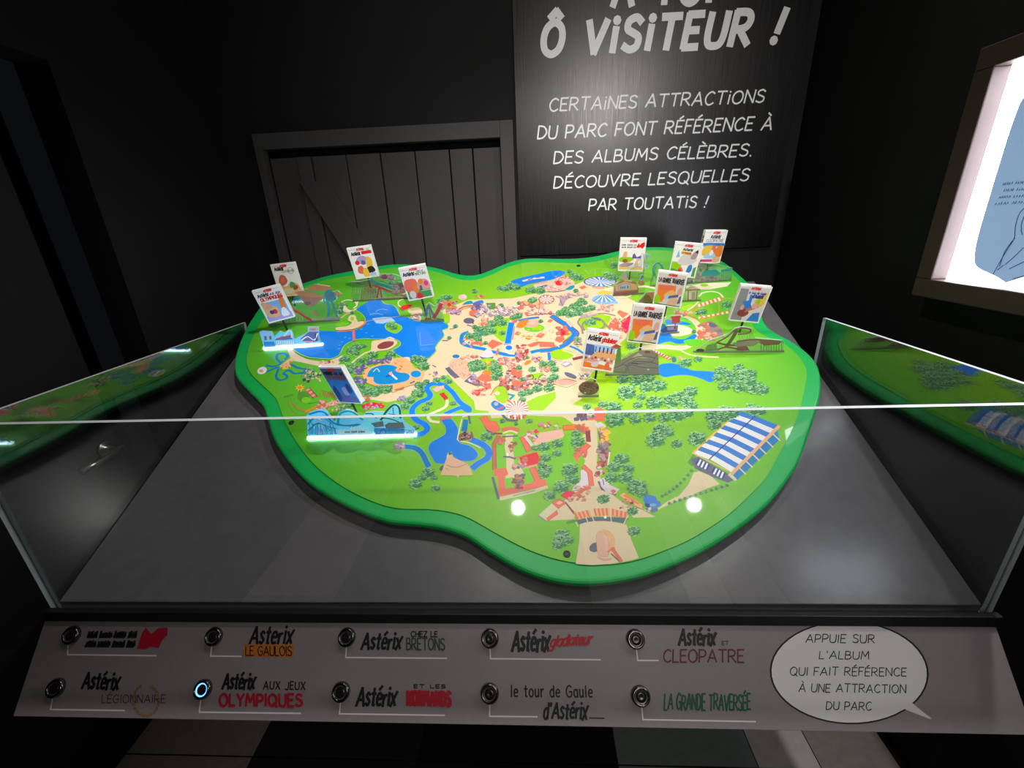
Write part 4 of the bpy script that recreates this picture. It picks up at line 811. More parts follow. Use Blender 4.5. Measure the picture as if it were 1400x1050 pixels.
cv.T((640,430,60),(705,405,56),(745,412,56),(645,482,50),(690,440,50),(860,378,36),(915,400,46),(870,400,40),(540,565,62),(330,520,66),(290,575,66),(365,530,44),(418,598,40),(85,690,50),(40,740,46),(130,745,40),(110,800,50),(180,855,66),(210,890,40),(25,800,42),(120,290,66),(205,318,32),(185,365,34),(285,350,62),(390,340,62),(445,320,58),(500,285,50),(480,345,50),(510,370,38),(95,208,46),(180,215,56),(250,205,46),(235,260,46),(310,250,54),(40,380,54),(50,455,62),(150,420,40),(170,452,42),(255,440,46),(345,440,46),(420,425,60),(480,412,46),(110,420,34))
cv.P('water', [(302,148),(325,122),(395,118),(450,135),(510,160),(600,165),(655,178),(650,212),(615,230),(565,210),(500,190),(420,188),(345,200),(312,180)], True, 'skyblue', 4)
cv.T((680,165,46),(660,205,34),(735,185,46),(700,252,44),(745,225,40),(790,145,40),(830,195,64),(800,255,54),(860,180,42),(880,260,58),(930,275,46),(850,225,50),(470,115,42),(545,92,30))
Z(ZK)
cv.L('sand', [(330,285),(460,275),(560,308),(612,370),(608,430),(548,505),(440,545),(300,535),(105,548)], 62); cv.L('sandpale', [(440,560),(520,602),(640,620),(775,627)], 15); cv.L('sandpale', [(480,560),(560,520),(640,470)], 10)
cv.P('green', [(330,270),(420,262),(520,300),(560,350),(500,440),(380,450),(300,420)]); cv.P('sandpale', [(330,350),(470,350),(560,395),(510,430),(400,445),(320,410)]); cv.P('water', [(240,480),(250,425),(350,420),(385,460),(480,468),(560,428),(588,442),(540,490),(430,510),(350,490),(250,512)], True, 'skyblue', 4); cv.P('water', [(320,300),(400,308),(520,328),(530,345),(430,342),(330,335)]); cv.P('green', [(480,480),(600,470),(640,490),(560,530),(500,520)]); cv.T((565,402,26))
cv.P('grass', [(345,495),(430,520),(500,505),(480,525),(380,520)])
cv.stripes((212,555),(375,640),(350,650),(205,572),14,['white','red']); cv.L('coral', [(215,578),(355,652)], 8, False); cv.E('tealdark', 392, 648, 20, 24); cv.P('rose', [(420,625),(445,618),(485,645),(450,650)], False); cv.L('maroon', [(140,580),(210,575)], 16)
cv.P('greybrown', [(640,322),(720,308),(800,372),(832,462),(790,455),(740,425),(690,420)], False); cv.P('slate', [(680,335),(720,325),(770,355),(720,365)]); cv.clutter(610,330,700,420,12,['coral','rose','terracotta'],22,77); cv.P('coral', [(588,445),(655,412),(668,450),(600,478)], False); cv.clutter(660,420,760,470,8,['apricot','coral','rose'],24,78)
for pts, wd in (([(540,250),(545,215),(600,175),(700,140),(800,112)],8),([(540,250),(580,285),(680,290),(790,255),(890,225)],9),([(570,240),(590,205),(690,165)],5),([(800,112),(880,115),(930,140)],6),([(575,250),(680,272),(880,235)],6),([(780,130),(785,250)],4)): cv.L('coral', pts, wd)
cv.stripes((598,165),(800,100),(820,128),(605,190),12,['sandpale','coral']); cv.stripes((600,278),(880,222),(886,240),(605,290),14,['sandpale','coral']); cv.L('rose', [(400,230),(470,240),(545,235)], 30); cv.clutter(400,215,540,265,10,['rose','terracotta','mauve'],18,79)
cv.T((640,228,46),(600,240,30),(850,170,50),(20,530,44)); cv.T((600,640,38),(495,672,54),(460,680,34))
cv.P('lime', [(460,190),(530,165),(570,180),(520,215),(460,212)])
Z(ZJ)
cv.P('sandpale', [(400,640),(560,612),(840,600),(800,640),(640,668),(480,672),(410,660)], False); cv.L('sandpale', [(535,735),(560,705),(640,690),(720,705),(760,745)], 16); cv.L('sandpale', [(520,790),(480,830),(420,870)], 14); cv.E('lime', 580, 628, 40, 14)
Z(ZI); cv.T((170,455,44),(90,580,55),(140,600,60),(190,610,40)); cv.L('sandpale', [(470,720),(560,715),(650,735)], 40)
Z(ZB); cv.P('sandpale', [(0,870),(20,860),(60,905),(140,910),(160,810),(180,790),(150,880),(80,930),(0,930)]); cv.clutter(430,490,600,540,18,['maroon','mauve','rose'],22,80); cv.L('leafshade', [(470,560),(700,550)], 22); cv.clutter(600,600,730,720,20,['rose','brown','mauve'],22,81); cv.T((560,580,40),(640,590,40),(1210,760,52),(1140,800,40)); cv.L('sandpale', [(700,720),(760,700)], 26)
cv.build('map_print', bpy.data.objects['map_sheet'])
# dark fixing plugs in the map
for x, y in ((775,757.5),(398.5,578),(791,363.5)):
    p = hit(x, y, on_plane(H_MAP), NRM); bm = bmesh.new(); add_lathe(bm, [(.0075,-.002),(.0075,.0012),(.005,.0016),(.0045,.0006),(.001,.0006)], p, NRM, 16); bm_obj('fixing_plug', bm, mat('dark_plug', (40,46,36), .5), pmap)

# ================================================================== CLEAR RIDE CUT-OUTS standing on the map
clear = clear_mat('clear_acrylic', (.93,.95,.95), 1.0, haze=.025)
lit_clear = clear_mat('edge_lit_acrylic', (.70,.86,.98), 1.0, haze=.12, glow=(.08,.33,.85))
cledge = mat('acrylic_edge', (170,190,190), .4)
class Cutout:
    def __init__(s, a, b, zone, outline_px, label, glow=0.0):
        A = hit(*a, on_plane(H_MAP), NRM); B = hit(*b, on_plane(H_MAP), NRM)
        s.ex = (B-A).normalized(); s.ey = NRM; s.nz = s.ex.cross(s.ey); s.A, s.B = A, B
        s.root = empty('ride_cutout', (A+B)/2 + NRM*.0008, label, 'ride cutout', 'clear ride cutouts standing on the map')
        s.cv = Canvas(A+s.nz*.0016, s.ex, s.ey, 'edgelit' if glow else 'sheet', step=1.2e-5, cell=.0025).zone(*zone)
        q = [s.cv.to2(p) for p in outline_px]; lo = .0008
        q = [(x, max(y, lo)) for x, y in q]
        bm = bmesh.new(); add_prism(bm, [A + s.ex*x + s.ey*y - s.nz*.0015 for x, y in q], s.nz*.003, 1)
        bm_obj('acrylic_sheet', bm, [lit_clear if glow else clear, cledge], s.root)
        if glow:
            L = (B-A).length; bm = bmesh.new()
            vs = add_box(bm, (-.001, -.0045, .0008), (L+.001, .0045, .0062)); M = Matrix((s.ex, -s.nz, s.ey)).transposed().to_4x4(); M.translation = A
            bmesh.ops.transform(bm, matrix=M, verts=vs)
            bm_obj('light_strip', bm, mat('cool_white_led', (230,240,255), .4, emit=(205,230,255), estr=glow), s.root, bevel=.001)
        else:
            L = (B-A).length; bm = bmesh.new(); vs = add_box(bm, (0, -.003, .0008), (L, .003, .003)); M = Matrix((s.ex, -s.nz, s.ey)).transposed().to_4x4(); M.translation = A
            bmesh.ops.transform(bm, matrix=M, verts=vs); bm_obj('base_strip', bm, mat('smoky_base_strip', (110,120,100), .4), s.root)
    def done(s): s.cv.build('printed_ride', s.root)
# glowing teal coaster at the front left
c = Cutout((421.5,600), (569.5,594.8), ZL, [(290,840),(270,620),(300,588),(380,565),(440,553),(480,590),(540,680),(580,590),(650,558),(720,572),(800,635),(840,590),(920,580),(1020,585),(1060,530),(1120,498),(1170,525),(1190,620),(1220,690),(1310,750),(1325,805)], 'glowing clear cutout of a teal roller coaster on a bright light strip', 9.0); k = c.cv
for i in range(17): k.L('navy' if i % 3 else 'blue', [(300+i*16,800),(302+i*15,690+(i*37) % 60)], 7, False)
k.L('teal', [(285,700),(350,640),(440,640),(520,700)], 16); k.L('tealdark', [(290,760),(380,690),(470,720),(560,740)], 14); k.L('ring', [(300,605),(400,577),(460,600),(500,660),(560,700),(650,712),(770,700)], 22); k.L('teal', [(575,690),(590,605),(660,575),(730,592),(810,655)], 24)
k.L('tealdark', [(300,650),(330,700),(420,700),(500,760)], 10); k.L('tealdark', [(560,690),(700,720),(790,700)], 12); k.L('beige', [(385,635),(412,665)], 12)
k.P('paleblue', [(560,752),(880,746),(905,798),(575,808)], False); scribble(k, 'slate', (640,785), (840,778), (640,765), 20, .2, 4)
for i in range(8): k.L('mauvewhite', [(700+i*16,745),(706+i*16,715+(i*13) % 20)], 5, False)
k.L('leafdark', [(985,660),(1040,575),(1110,515),(1160,545),(1172,640)], 20); k.L('leafdark', [(1000,640),(1080,650),(1160,680)], 14); k.L('dark', [(1060,600),(1140,610)], 8); k.L('dark', [(1100,540),(1110,640)], 7)
k.P('slate', [(1020,710),(1060,685),(1195,680),(1215,735),(1040,745)], False); k.P('slate', [(890,690),(1005,668),(1015,720),(930,732)], False); k.P('blue', [(920,735),(1210,740),(1215,795),(930,800)], False)
for x in (1060,1110,1160): k.P('ring', [(x,745),(x+34,745),(x+32,790),(x+4,790)], False, 'navy', 5)
k.L('navy', [(920,760),(960,790),(1010,745),(1040,790)], 7); k.P('skyblue', [(1215,745),(1300,755),(1310,798),(1220,800)], False); k.L('navy', [(1230,790),(1260,760),(1290,790)], 6); k.L('navy', [(840,600),(900,600),(940,640)], 14); c.done()
# glowing water ride, far left
c = Cutout((361.2,477), (441.6,471.6), ZC, [(360,590),(340,500),(300,385),(330,372),(455,382),(480,440),(530,390),(545,375),(600,395),(650,360),(690,365),(710,440),(720,470),(800,430),(880,390),(880,325),(1015,325),(1020,490),(1062,540)], 'small glowing clear cutout of a white water ride behind the blue ring slides', 7.0); k = c.cv
k.P('skyblue', [(320,388),(455,385),(470,480),(350,490)], False); k.P('slate', [(360,435),(390,432),(392,480),(365,485)], False); k.P('slate', [(420,432),(445,430),(450,470),(425,478)], False); k.P('indigo', [(480,480),(560,440),(680,420),(700,470),(600,480)], False); k.L('red', [(500,465),(600,440),(690,420)], 10); k.L('paleblue', [(600,430),(655,370),(690,390),(690,450)], 22)
k.P('skyblue', [(490,490),(700,480),(780,530),(500,545)], False); k.P('blue', [(350,500),(480,500),(500,560),(365,575)], False)
for i in range(10): k.L('white', [(510+i*22,490),(515+i*22,545)], 5, False)
k.P('mauve', [(890,335),(1005,330),(1010,370),(900,375)], False); k.P('greybrown', [(920,345),(980,343),(980,362),(925,364)], False); k.P('indigo', [(790,470),(860,410),(900,380),(1005,380),(1010,490),(870,520)], False); k.L('white', [(810,480),(880,440),(960,480),(1000,400)], 12); k.L('rose', [(830,500),(940,500)], 14); k.L('dark', [(970,400),(985,490)], 9); k.L('paleblue', [(840,520),(1040,520)], 18); c.done()
# orange saucers and teal giant
c = Cutout((367.5,444.3), (464.3,438), ZC, [(415,298),(415,130),(640,100),(700,10),(760,-100),(860,-130),(1000,-185),(1150,-160),(1120,-80),(1240,-110),(1290,-70),(1215,10),(1200,120),(1265,215),(1262,246)], 'clear cutout with orange saucers, a red slide and a teal giant at the far left'); k = c.cv
for i in range(22): k.L('rose' if i % 2 else 'leafshade', [(440+i*18,275-i*1.5),(444+i*18,190+(i*29) % 40)], 6, False)
k.L('red', [(715,120),(800,165),(870,215),(930,245)], 40); k.L('coral', [(725,112),(880,205)], 8); k.L('coral', [(960,145),(985,190)], 34); k.L('rose', [(930,235),(1240,225)], 20)
k.P('orange', [(750,-75),(900,-95),(1060,-45),(1050,0),(1010,20),(970,60),(900,78),(840,40),(800,-30)], False, 'terracotta', 6); k.P('terracotta', [(770,-60),(900,-30),(1050,-35),(1010,20),(950,70),(880,60)], False); k.E('maroon', 880, 40, 40, 22); k.P('orange', [(720,-90),(830,-110),(930,-95),(905,-70),(780,-65)], False)
k.P('orange', [(860,-125),(960,-185),(1090,-170),(1160,-150),(1120,-120),(960,-110)], False, 'coral', 6); k.P('orange', [(1120,-60),(1180,-95),(1275,-90),(1290,-65),(1200,-40),(1140,-30)], False); k.clutter(1120,-90,1270,-40,10,['terracotta','apricot','yellow'],18,90)
k.P('tealdark', [(1085,-90),(1140,-110),(1200,-85),(1210,0),(1170,20),(1100,10)], False); k.L('teal', [(1110,0),(1135,90),(1128,205)], 30, False); k.L('teal', [(1160,0),(1195,90),(1235,205)], 28, False); k.E('teal', 1140, -98, 34, 26); k.L('teal', [(1090,-70),(1075,-10),(1085,40)], 14); k.L('teal', [(1200,-70),(1215,0)], 14); k.P('mauve', [(1090,205),(1265,200),(1262,240),(1080,243)], False); c.done()
# wooden coaster at the back left
c = Cutout((482.5,412), (592,406), ZB, [(112,805),(95,640),(90,570),(200,570),(330,540),(330,510),(440,480),(600,480),(720,520),(1060,560),(1062,755)], 'clear cutout of a brown lattice coaster with red and teal slides at the back left'); k = c.cv
for i in range(9): k.L('brown', [(210+i*22,790-i*2),(230+i*18,620+(i*31) % 60),(290+i*12,700)], 7); k.L('terracotta', [(205,640+i*16),(300,625+i*18),(390,650+i*12)], 5)
for i in range(5): k.L('greybrown', [(90+i*20,790),(110+i*26,640+i*10)], 4, False)
k.L('brown', [(95,575),(200,575),(310,610)], 6); k.L('teal', [(325,545),(400,590),(500,620),(580,650)], 38); k.L('tealdark', [(380,590),(560,650)], 14); k.L('red', [(345,610),(440,640),(580,700)], 32); k.L('red', [(420,640),(400,760)], 20, False); k.L('red', [(435,640),(455,760)], 16, False); k.L('coral', [(560,700),(720,690)], 20)
k.clutter(580,600,730,690,18,['rose','brown','mauve'],24,91); k.clutter(440,485,600,540,18,['maroon','mauve','rose'],20,92); k.L('leafdark', [(440,560),(560,600),(700,580)], 8); k.L('rose', [(380,770),(740,745)], 18); c.done()
# swinging pendulum ride
c = Cutout((575,440.8), (608,440), ZD, [(1005,356),(1010,300),(1060,150),(1110,120),(1180,170),(1230,115),(1275,130),(1270,200),(1290,352)], 'small clear cutout of a pendulum ride with a red arm on the lake edge'); k = c.cv
for p in ([(1070,310),(1100,150)], [(1130,320),(1100,150)], [(1165,310),(1105,150)], [(1050,290),(1090,160)], [(1110,150),(1180,300)]): k.L('slate', p, 13, False)
k.L('red', [(1250,140),(1215,220),(1165,300)], 40); k.E('red', 1090, 318, 34, 20); k.P('leafshade', [(1010,325),(1285,318),(1288,345),(1012,350)], False); k.L('tealdark', [(1180,310),(1280,320)], 12); c.done()
# theatre front with flags
c = Cutout((837.8,404.4), (884,401), ZI, [(158,828),(165,690),(240,650),(250,600),(300,545),(330,520),(480,440),(500,320),(570,320),(600,350),(560,390),(600,460),(545,505),(525,560),(530,690),(560,790)], 'clear cutout of a brown theatre front with blue flags behind the round blue tent'); k = c.cv
k.P('brown', [(165,825),(170,720),(230,660),(340,640),(430,660),(465,740),(460,805)], False); k.P('apricot', [(180,700),(300,655),(440,690),(455,750),(190,770)], False); k.P('paleblue', [(225,755),(235,700),(300,680),(360,690),(370,740)], False, 'brown', 8); scribble(k, 'slate', (245,742), (350,735), (245,705), 8, .14, 7)
k.P('maroon', [(165,790),(455,765),(455,790),(170,825)], False); k.P('mauve', [(255,630),(275,560),(320,555),(325,640)], False); k.L('flesh', [(300,640),(380,650)], 22); k.P('skyblue', [(540,330),(592,350),(545,388)], False, 'white', 7); k.P('skyblue', [(535,440),(595,462),(540,502)], False, 'white', 7); k.P('ring', [(480,630),(505,570),(525,590),(505,640)], False, 'white', 6); k.L('brown', [(530,330),(522,620)], 7, False); k.L('brown', [(460,565),(530,560)], 10); k.E('terracotta', 495, 672, 40, 26); c.done()
# teal coaster at the back right
c = Cutout((888.6,391.4), (999.3,383), ZJ, [(60,640),(85,520),(90,440),(130,412),(180,430),(215,490),(300,500),(480,410),(700,430),(850,465),(838,582)], 'long clear cutout of a teal coaster near the back right edge of the map'); k = c.cv
k.L('teal', [(100,540),(90,480),(115,425),(155,425),(190,480),(225,510)], 14); k.L('tealdark', [(120,560),(105,500),(118,450)], 8); k.L('leafshade', [(65,620),(95,520)], 10)
k.clutter(490,420,560,560,16,['mauve','greybrown','rose'],20,93); k.P('teal', [(545,545),(575,490),(690,478),(745,520),(700,540)], False); k.P('greybrown', [(560,580),(600,545),(690,540),(740,575)], False); k.clutter(430,555,740,595,26,['slate','mauve','grey'],18,94)
for i in range(9): k.L('tealdark', [(745+i*11,575),(745+i*11,490)], 3.5, False)
k.P('teal', [(742,482),(838,470),(836,490),(745,502)], False); k.L('greybrown', [(60,634),(838,578)], 6, False); c.done()
# gate kiosk and red-roofed hut
c = Cutout((872.5,414.2), (958,410.8), ZI, [(462,905),(470,870),(560,785),(640,780),(1020,720),(1090,690),(1200,740),(1205,885)], 'clear cutout of a red-roofed hut and a wooden gate beside the upper orange album'); k = c.cv
k.P('brown', [(475,885),(560,795),(640,885),(635,905),(480,900)], False); k.P('coral', [(560,785),(645,780),(650,850),(620,865)], False)
for i in range(6): k.L('dark', [(490+i*24,890),(545+i*12,810+abs(i-3)*10)], 4, False)
k.P('beige', [(1035,760),(1165,755),(1160,870),(1035,875)], False); k.L('maroon', [(1030,760),(1195,752)], 16, False); k.L('brown', [(1060,770),(1055,880)], 12, False); k.L('brown', [(1165,770),(1155,880)], 12, False); k.P('rosebeige', [(1030,745),(1100,700),(1190,745)], False); k.P('mauve', [(1105,780),(1140,780),(1140,865),(1100,865)], False); k.L('white', [(1075,790),(1080,860)], 16); k.L('brown', [(1030,885),(1170,880)], 10); c.done()
# little sailing ship
c = Cutout((899.5,457), (928.5,454.6), ZK, [(250,425),(270,340),(300,320),(365,265),(450,262),(445,325),(425,340),(430,408)], 'small clear cutout of a blue boat with a red square sail in the pond'); k = c.cv
k.P('red', [(368,272),(446,264),(440,328),(372,332)], False); k.L('maroon', [(402,332),(398,360)], 8); k.E('ring', 300, 375, 26, 40); k.P('navy', [(270,395),(330,355),(425,350),(420,400),(290,412)], False); k.P('lilac', [(330,365),(415,355),(415,385),(335,392)], False); k.E('red', 400, 370, 12, 12); c.done()
# brown flying coaster at the right
c = Cutout((948,481.2), (1071.5,480.4), ZK, [(562,582),(590,560),(700,480),(850,430),(930,372),(1000,360),(1070,378),(1070,400),(1100,460),(1340,480),(1342,578)], 'clear cutout of a dark brown coaster under the blue map album at the right edge'); k = c.cv
k.L('maroon', [(760,500),(850,450),(930,385),(1000,375),(1055,385),(1040,415),(950,428)], 16); k.L('coffee', [(850,530),(900,460),(935,395)], 34); k.L('coffee', [(770,500),(860,520),(960,520)], 20); k.L('maroon', [(940,490),(1040,475),(1150,475)], 20); k.P('maroon', [(1140,470),(1240,475),(1335,488),(1300,515),(1180,525),(1130,500)], False); k.L('maroon', [(770,560),(850,540),(1000,565)], 18); k.P('greybrown', [(900,500),(1060,480),(1150,490),(1080,530),(930,535)], False); k.P('maroon', [(940,535),(1020,525),(1050,565),(940,568)], False); k.E('dark', 620, 566, 36, 14); k.P('leafshade', [(680,520),(760,500),(770,565),(660,568)], False)
for i in range(9): k.L('dark', [(1150+i*22,570),(1150+i*22,505)], 3.5, False)
for i in range(5): k.L('greybrown', [(960+i*22,470),(960+i*22,420)], 3, False)
k.L('grey', [(562,578),(1342,576)], 5, False); c.done()
# grey rock coaster in the middle
c = Cutout((827.5,512.8), (901.5,511.4), ZH, [(772,725),(860,560),(890,370),(955,370),(960,520),(1080,440),(1180,400),(1290,410),(1400,450),(1410,715)], 'clear cutout of a grey rocky coaster with a grey tower, beside the white colonnade album'); k = c.cv
k.P('leafshade', [(890,400),(950,395),(955,600),(880,600)], False); k.P('red', [(855,375),(900,350),(960,385),(920,400)], False); k.P('greybrown', [(860,700),(880,600),(960,540),(1090,470),(1190,425),(1290,430),(1400,470),(1405,705)], False); k.P('sandpale', [(1075,525),(1160,460),(1275,525),(1180,520)], False)
for pts in ([(960,600),(1100,520),(1250,500),(1390,530)], [(1030,620),(1060,580),(1200,590),(1330,560),(1380,490)], [(1040,670),(1060,600),(1200,630),(1390,640)], [(880,640),(1000,600),(1040,690)], [(1100,560),(1300,570),(1400,600)]): k.L('slate', pts, 15); k.L('mauve', [(p[0], p[1]+14) for p in pts], 8)
k.L('dark', [(1080,580),(1150,590)], 14); k.E('maroon', 1270, 450, 36, 16); k.L('leafshade', [(870,680),(1000,690),(1010,640)], 18); k.E('white', 1280, 657, 14, 9); k.L('greybrown', [(772,720),(1410,712)], 8, False); c.done()
# round barrel under the gladiator album
c = Cutout((790.3,542.4), (818.2,541.9), ZH, [(440,985),(445,860),(560,780),(600,760),(660,790),(695,860),(690,980)], 'small clear cutout of a round brown arena under the colonnade album'); k = c.cv
k.E('coffee', 570, 880, 122, 84, 0, 24); k.E('brown', 572, 850, 108, 46); k.E('coffee', 572, 846, 92, 34); k.clutter(470,830,670,930,40,['coffee','brown','dark'],14,95); k.E('white', 525, 934, 12, 9); k.L('coffee', [(445,975),(690,970)], 8, False); c.done()

# ================================================================== ALBUM SIGNS on black rods
AW, AH, AT = .0870, .1149, .0125
rodm = mat('black_rod', (20,20,22), .45); bookm = mat('white_book_edge', (228,222,216), .5); spinem = mat('pale_spine', (205,196,188), .5)
ALB = [
 # u, v, rod, yaw, lean, roll, label, title lines, background blocks
 (-.7454,.8526,.0369,17.5,-10.7,-7.2,'white album with red title over blue and pink, leftmost on the map','olymp'),
 (-.7748,.9970,.0357,2.0,-22.4,-4.2,'white album with a small round green emblem, half hidden at the far left','legion'),
 (-.5208,1.1005,.0380,9.1,-11.9,-3.6,'white album with purple and yellow shapes, at the back left edge','norman'),
 (-.2773,.9122,.0627,7.8,-5.7,-5.2,'white album with orange and green picture, above the pendulum ride','breton'),
 (-.3899,.4587,.0450,-22.9,-11.6,-12.9,'album with its shade painted dark blue, leaning above the glowing coaster cutout','dark'),
 (.4361,1.0703,.0444,-10.6,-10.2,-.3,'white album with a big red word and purple hill, above the theatre front','chief'),
 (.5971,1.0151,.0483,-16.3,-9.9,2.8,'white album with a yellow title block, behind the upper orange album','gaul'),
 (.7317,1.1368,.0273,12.0,-16.1,4.2,'white album with blue and orange picture and pink band, rearmost on the right','cleo'),
 (.5154,.8661,.0361,-22.2,-6.5,.5,'album with orange sail picture, upper of the two alike, beside the wooden gate','trav'),
 (.3972,.6701,.0444,-10.0,-14.8,4.9,'album with orange sail picture, lower of the two alike, above the grey rocky coaster','trav'),
 (.2564,.5700,.0359,-10.2,-18.7,6.8,'white album with blue colonnade and yellow base, above the round arena','glad'),
 (.7222,.7716,.0357,-7.3,-10.6,4.8,'grey and blue album with a blue map shape, rightmost on the map','tour')]
def cover_art(cv, kind):
    S = lambda x, y: (x*AW, y*AH)
    P = lambda c, pts, sm=False: cv.P(c, [S(*p) for p in pts], sm)
    E = lambda c, x, y, rx, ry: cv.P(c, [S(x+rx*math.cos(t*.524), y+ry*math.sin(t*.524)) for t in range(12)], True)
    def W(t, c, x0, x1, y, h, wt=.2, sl=0.08, gap=.22, bounce=.1): letter(cv, t, c, S(x0,y), S(x1,y), S(x0,y+h), wt, gap, sl, bounce, seed=7)
    P('grey', [(.06,.925),(.34,.925),(.34,.932),(.06,.932)]); P('grey', [(.68,.925),(.94,.925),(.94,.932),(.68,.932)])
    if kind == 'olymp':
        P('skyblue', [(.08,.06),(.92,.06),(.92,.6),(.08,.6)]); P('lilac', [(.05,.04),(.95,.04),(.95,.2),(.05,.2)]); P('apricot', [(.12,.2),(.5,.15),(.56,.4),(.36,.5),(.2,.62),(.1,.6)], True); P('orange', [(.7,.2),(.84,.3),(.9,.7),(.78,.68),(.7,.45)], True); E('red', .42, .3, .08, .07); E('navy', .3, .3, .07, .06); P('white', [(.6,.12),(.86,.12),(.8,.35),(.66,.32)], True); P('rose', [(.2,.4),(.4,.44),(.36,.56),(.22,.52)], True)
        W('Astérix', 'dark', .1, .48, .78, .09, .26); W('AUX JEUX', 'dark', .53, .9, .78, .05, .24); W('OLYMPIQUES', 'red', .14, .92, .66, .09, .26)
    if kind == 'legion':
        P('apricot', [(.1,.05),(.9,.05),(.9,.34),(.6,.4),(.4,.3),(.1,.36)], True); P('terracotta', [(.15,.38),(.3,.34),(.5,.45),(.46,.62),(.3,.66),(.18,.55)], True); P('coral', [(.24,.42),(.4,.45),(.38,.58),(.28,.58)], True); P('leafmid', [(.55,.25),(.78,.28),(.74,.4),(.6,.42)], True); P('beige', [(.2,.1),(.6,.08),(.66,.2),(.3,.24)], True); P('brown', [(.66,.18),(.84,.2),(.86,.3),(.7,.3)], True)
        W('Astérix', 'dark', .12, .48, .8, .1, .26); W('LÉGIONNAIRE', 'grey', .4, .92, .73, .06, .14, 0); 
        for t in range(14): E('leafshade', .76+.11*math.cos(t*.449), .76+.09*math.sin(t*.449), .016, .012)
    if kind == 'norman':
        P('lilac', [(.25,.5),(.75,.45),(.7,.65),(.5,.72),(.3,.66)], True); P('yellow', [(.6,.3),(.85,.36),(.85,.6),(.68,.66)], True); P('dark', [(.62,.15),(.9,.2),(.82,.36),(.6,.32)], True); P('coral', [(.2,.2),(.45,.16),(.42,.4),(.24,.38)], True); E('red', .26, .52, .09, .07); P('yellow', [(.38,.08),(.6,.06),(.6,.3),(.44,.32)], True); P('paleblue', [(.6,.06),(.9,.06),(.9,.16),(.66,.16)]); P('purple', [(.42,.46),(.56,.44),(.58,.54),(.46,.58)], True)
        W('Astérix', 'dark', .12, .48, .76, .1, .26); P('red', [(.54,.76),(.95,.76),(.95,.86),(.54,.86)]); W('ET LES', 'dark', .62, .88, .88, .025, .25, 0)
    if kind == 'breton':
        P('leafmid', [(.06,.05),(.94,.05),(.94,.32),(.06,.32)]); P('coral', [(.06,.3),(.5,.3),(.5,.6),(.3,.66),(.06,.6)], True); P('orange', [(.3,.2),(.5,.25),(.46,.46),(.34,.46)], True); P('rose', [(.5,.32),(.94,.3),(.92,.55),(.7,.6),(.52,.5)], True); E('orange', .66, .54, .09, .08); E('magenta', .84, .46, .08, .08); E('mauvewhite', .24, .18, .12, .12); P('red', [(.36,.05),(.6,.05),(.56,.18),(.42,.2)], True); P('white', [(.6,.245),(.95,.245),(.95,.26),(.6,.26)]); P('slate', [(.55,.26),(.66,.28),(.66,.42),(.57,.42)])
        W('Astérix', 'dark', .1, .5, .76, .1, .26); W('CHEZ LE', 'dark', .6, .86, .83, .04, .2, 0); W('BRETONS', 'leafmid', .55, .93, .74, .07, .2, 0)
    if kind == 'dark':  # shade of the unlit front put into darker cover inks
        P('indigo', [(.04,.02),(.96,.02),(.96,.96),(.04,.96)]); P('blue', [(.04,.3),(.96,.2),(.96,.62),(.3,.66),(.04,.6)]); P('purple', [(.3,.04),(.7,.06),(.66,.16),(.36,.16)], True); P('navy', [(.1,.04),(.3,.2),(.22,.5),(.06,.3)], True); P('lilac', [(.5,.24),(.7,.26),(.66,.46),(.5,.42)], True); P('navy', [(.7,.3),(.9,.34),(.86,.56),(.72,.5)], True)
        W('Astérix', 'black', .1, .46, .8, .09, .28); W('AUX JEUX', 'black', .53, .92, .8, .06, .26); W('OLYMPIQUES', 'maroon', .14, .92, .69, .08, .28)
    if kind == 'chief':
        P('beige', [(.05,.05),(.95,.05),(.95,.14),(.05,.14)]); P('yellow', [(.05,.05),(.95,.05),(.95,.1),(.05,.12)]); P('lime', [(.06,.3),(.4,.28),(.6,.4),(.34,.44),(.06,.42)], True); P('mauve', [(.06,.14),(.4,.14),(.6,.26),(.3,.26),(.1,.22)], True); P('flesh', [(.64,.14),(.9,.14),(.9,.34),(.72,.38)], True); P('purple', [(.52,.4),(.88,.4),(.86,.5),(.7,.44),(.6,.56),(.54,.52)]); P('flesh', [(.16,.44),(.3,.44),(.32,.58),(.2,.6)], True); E('brown', .26, .32, .1, .06); E('white', .84, .26, .07, .1)
        scribble(cv, 'dark', S(.08,.785), S(.64,.785), S(.08,.835), 16, .22, 5); scribble(cv, 'dark', S(.08,.715), S(.64,.715), S(.08,.765), 16, .22, 6); P('red', [(.64,.74),(.72,.88),(.76,.8),(.82,.86),(.94,.9),(.96,.78),(.88,.7),(.8,.74),(.72,.72)])
    if kind == 'gaul':
        P('lime', [(.04,.04),(.4,.04),(.4,.42),(.04,.44)]); P('leafmid', [(.04,.04),(.3,.04),(.3,.2),(.04,.24)]); P('mauvewhite', [(.25,.4),(.6,.36),(.9,.5),(.8,.66),(.4,.66)], True); P('coral', [(.3,.08),(.5,.1),(.46,.26),(.34,.28)], True); P('blue', [(.62,.1),(.8,.2),(.78,.38),(.66,.34)], True); P('skyblue', [(.14,.56),(.28,.58),(.2,.78)]); P('leafmid', [(.84,.04),(.95,.04),(.95,.34),(.86,.3)]); P('mauve', [(.68,.56),(.86,.58),(.9,.8),(.74,.74)], True); P('red', [(.32,.14),(.42,.14),(.42,.22),(.34,.22)], True); P('dark', [(.78,.76),(.9,.72),(.88,.84)])
        P('yellow', [(.3,.68),(.68,.66),(.66,.74),(.3,.76)]); W('Asterix', 'dark', .34, .68, .78, .07, .26); W('LE GAULOIS', 'brown', .33, .65, .69, .05, .2, 0)
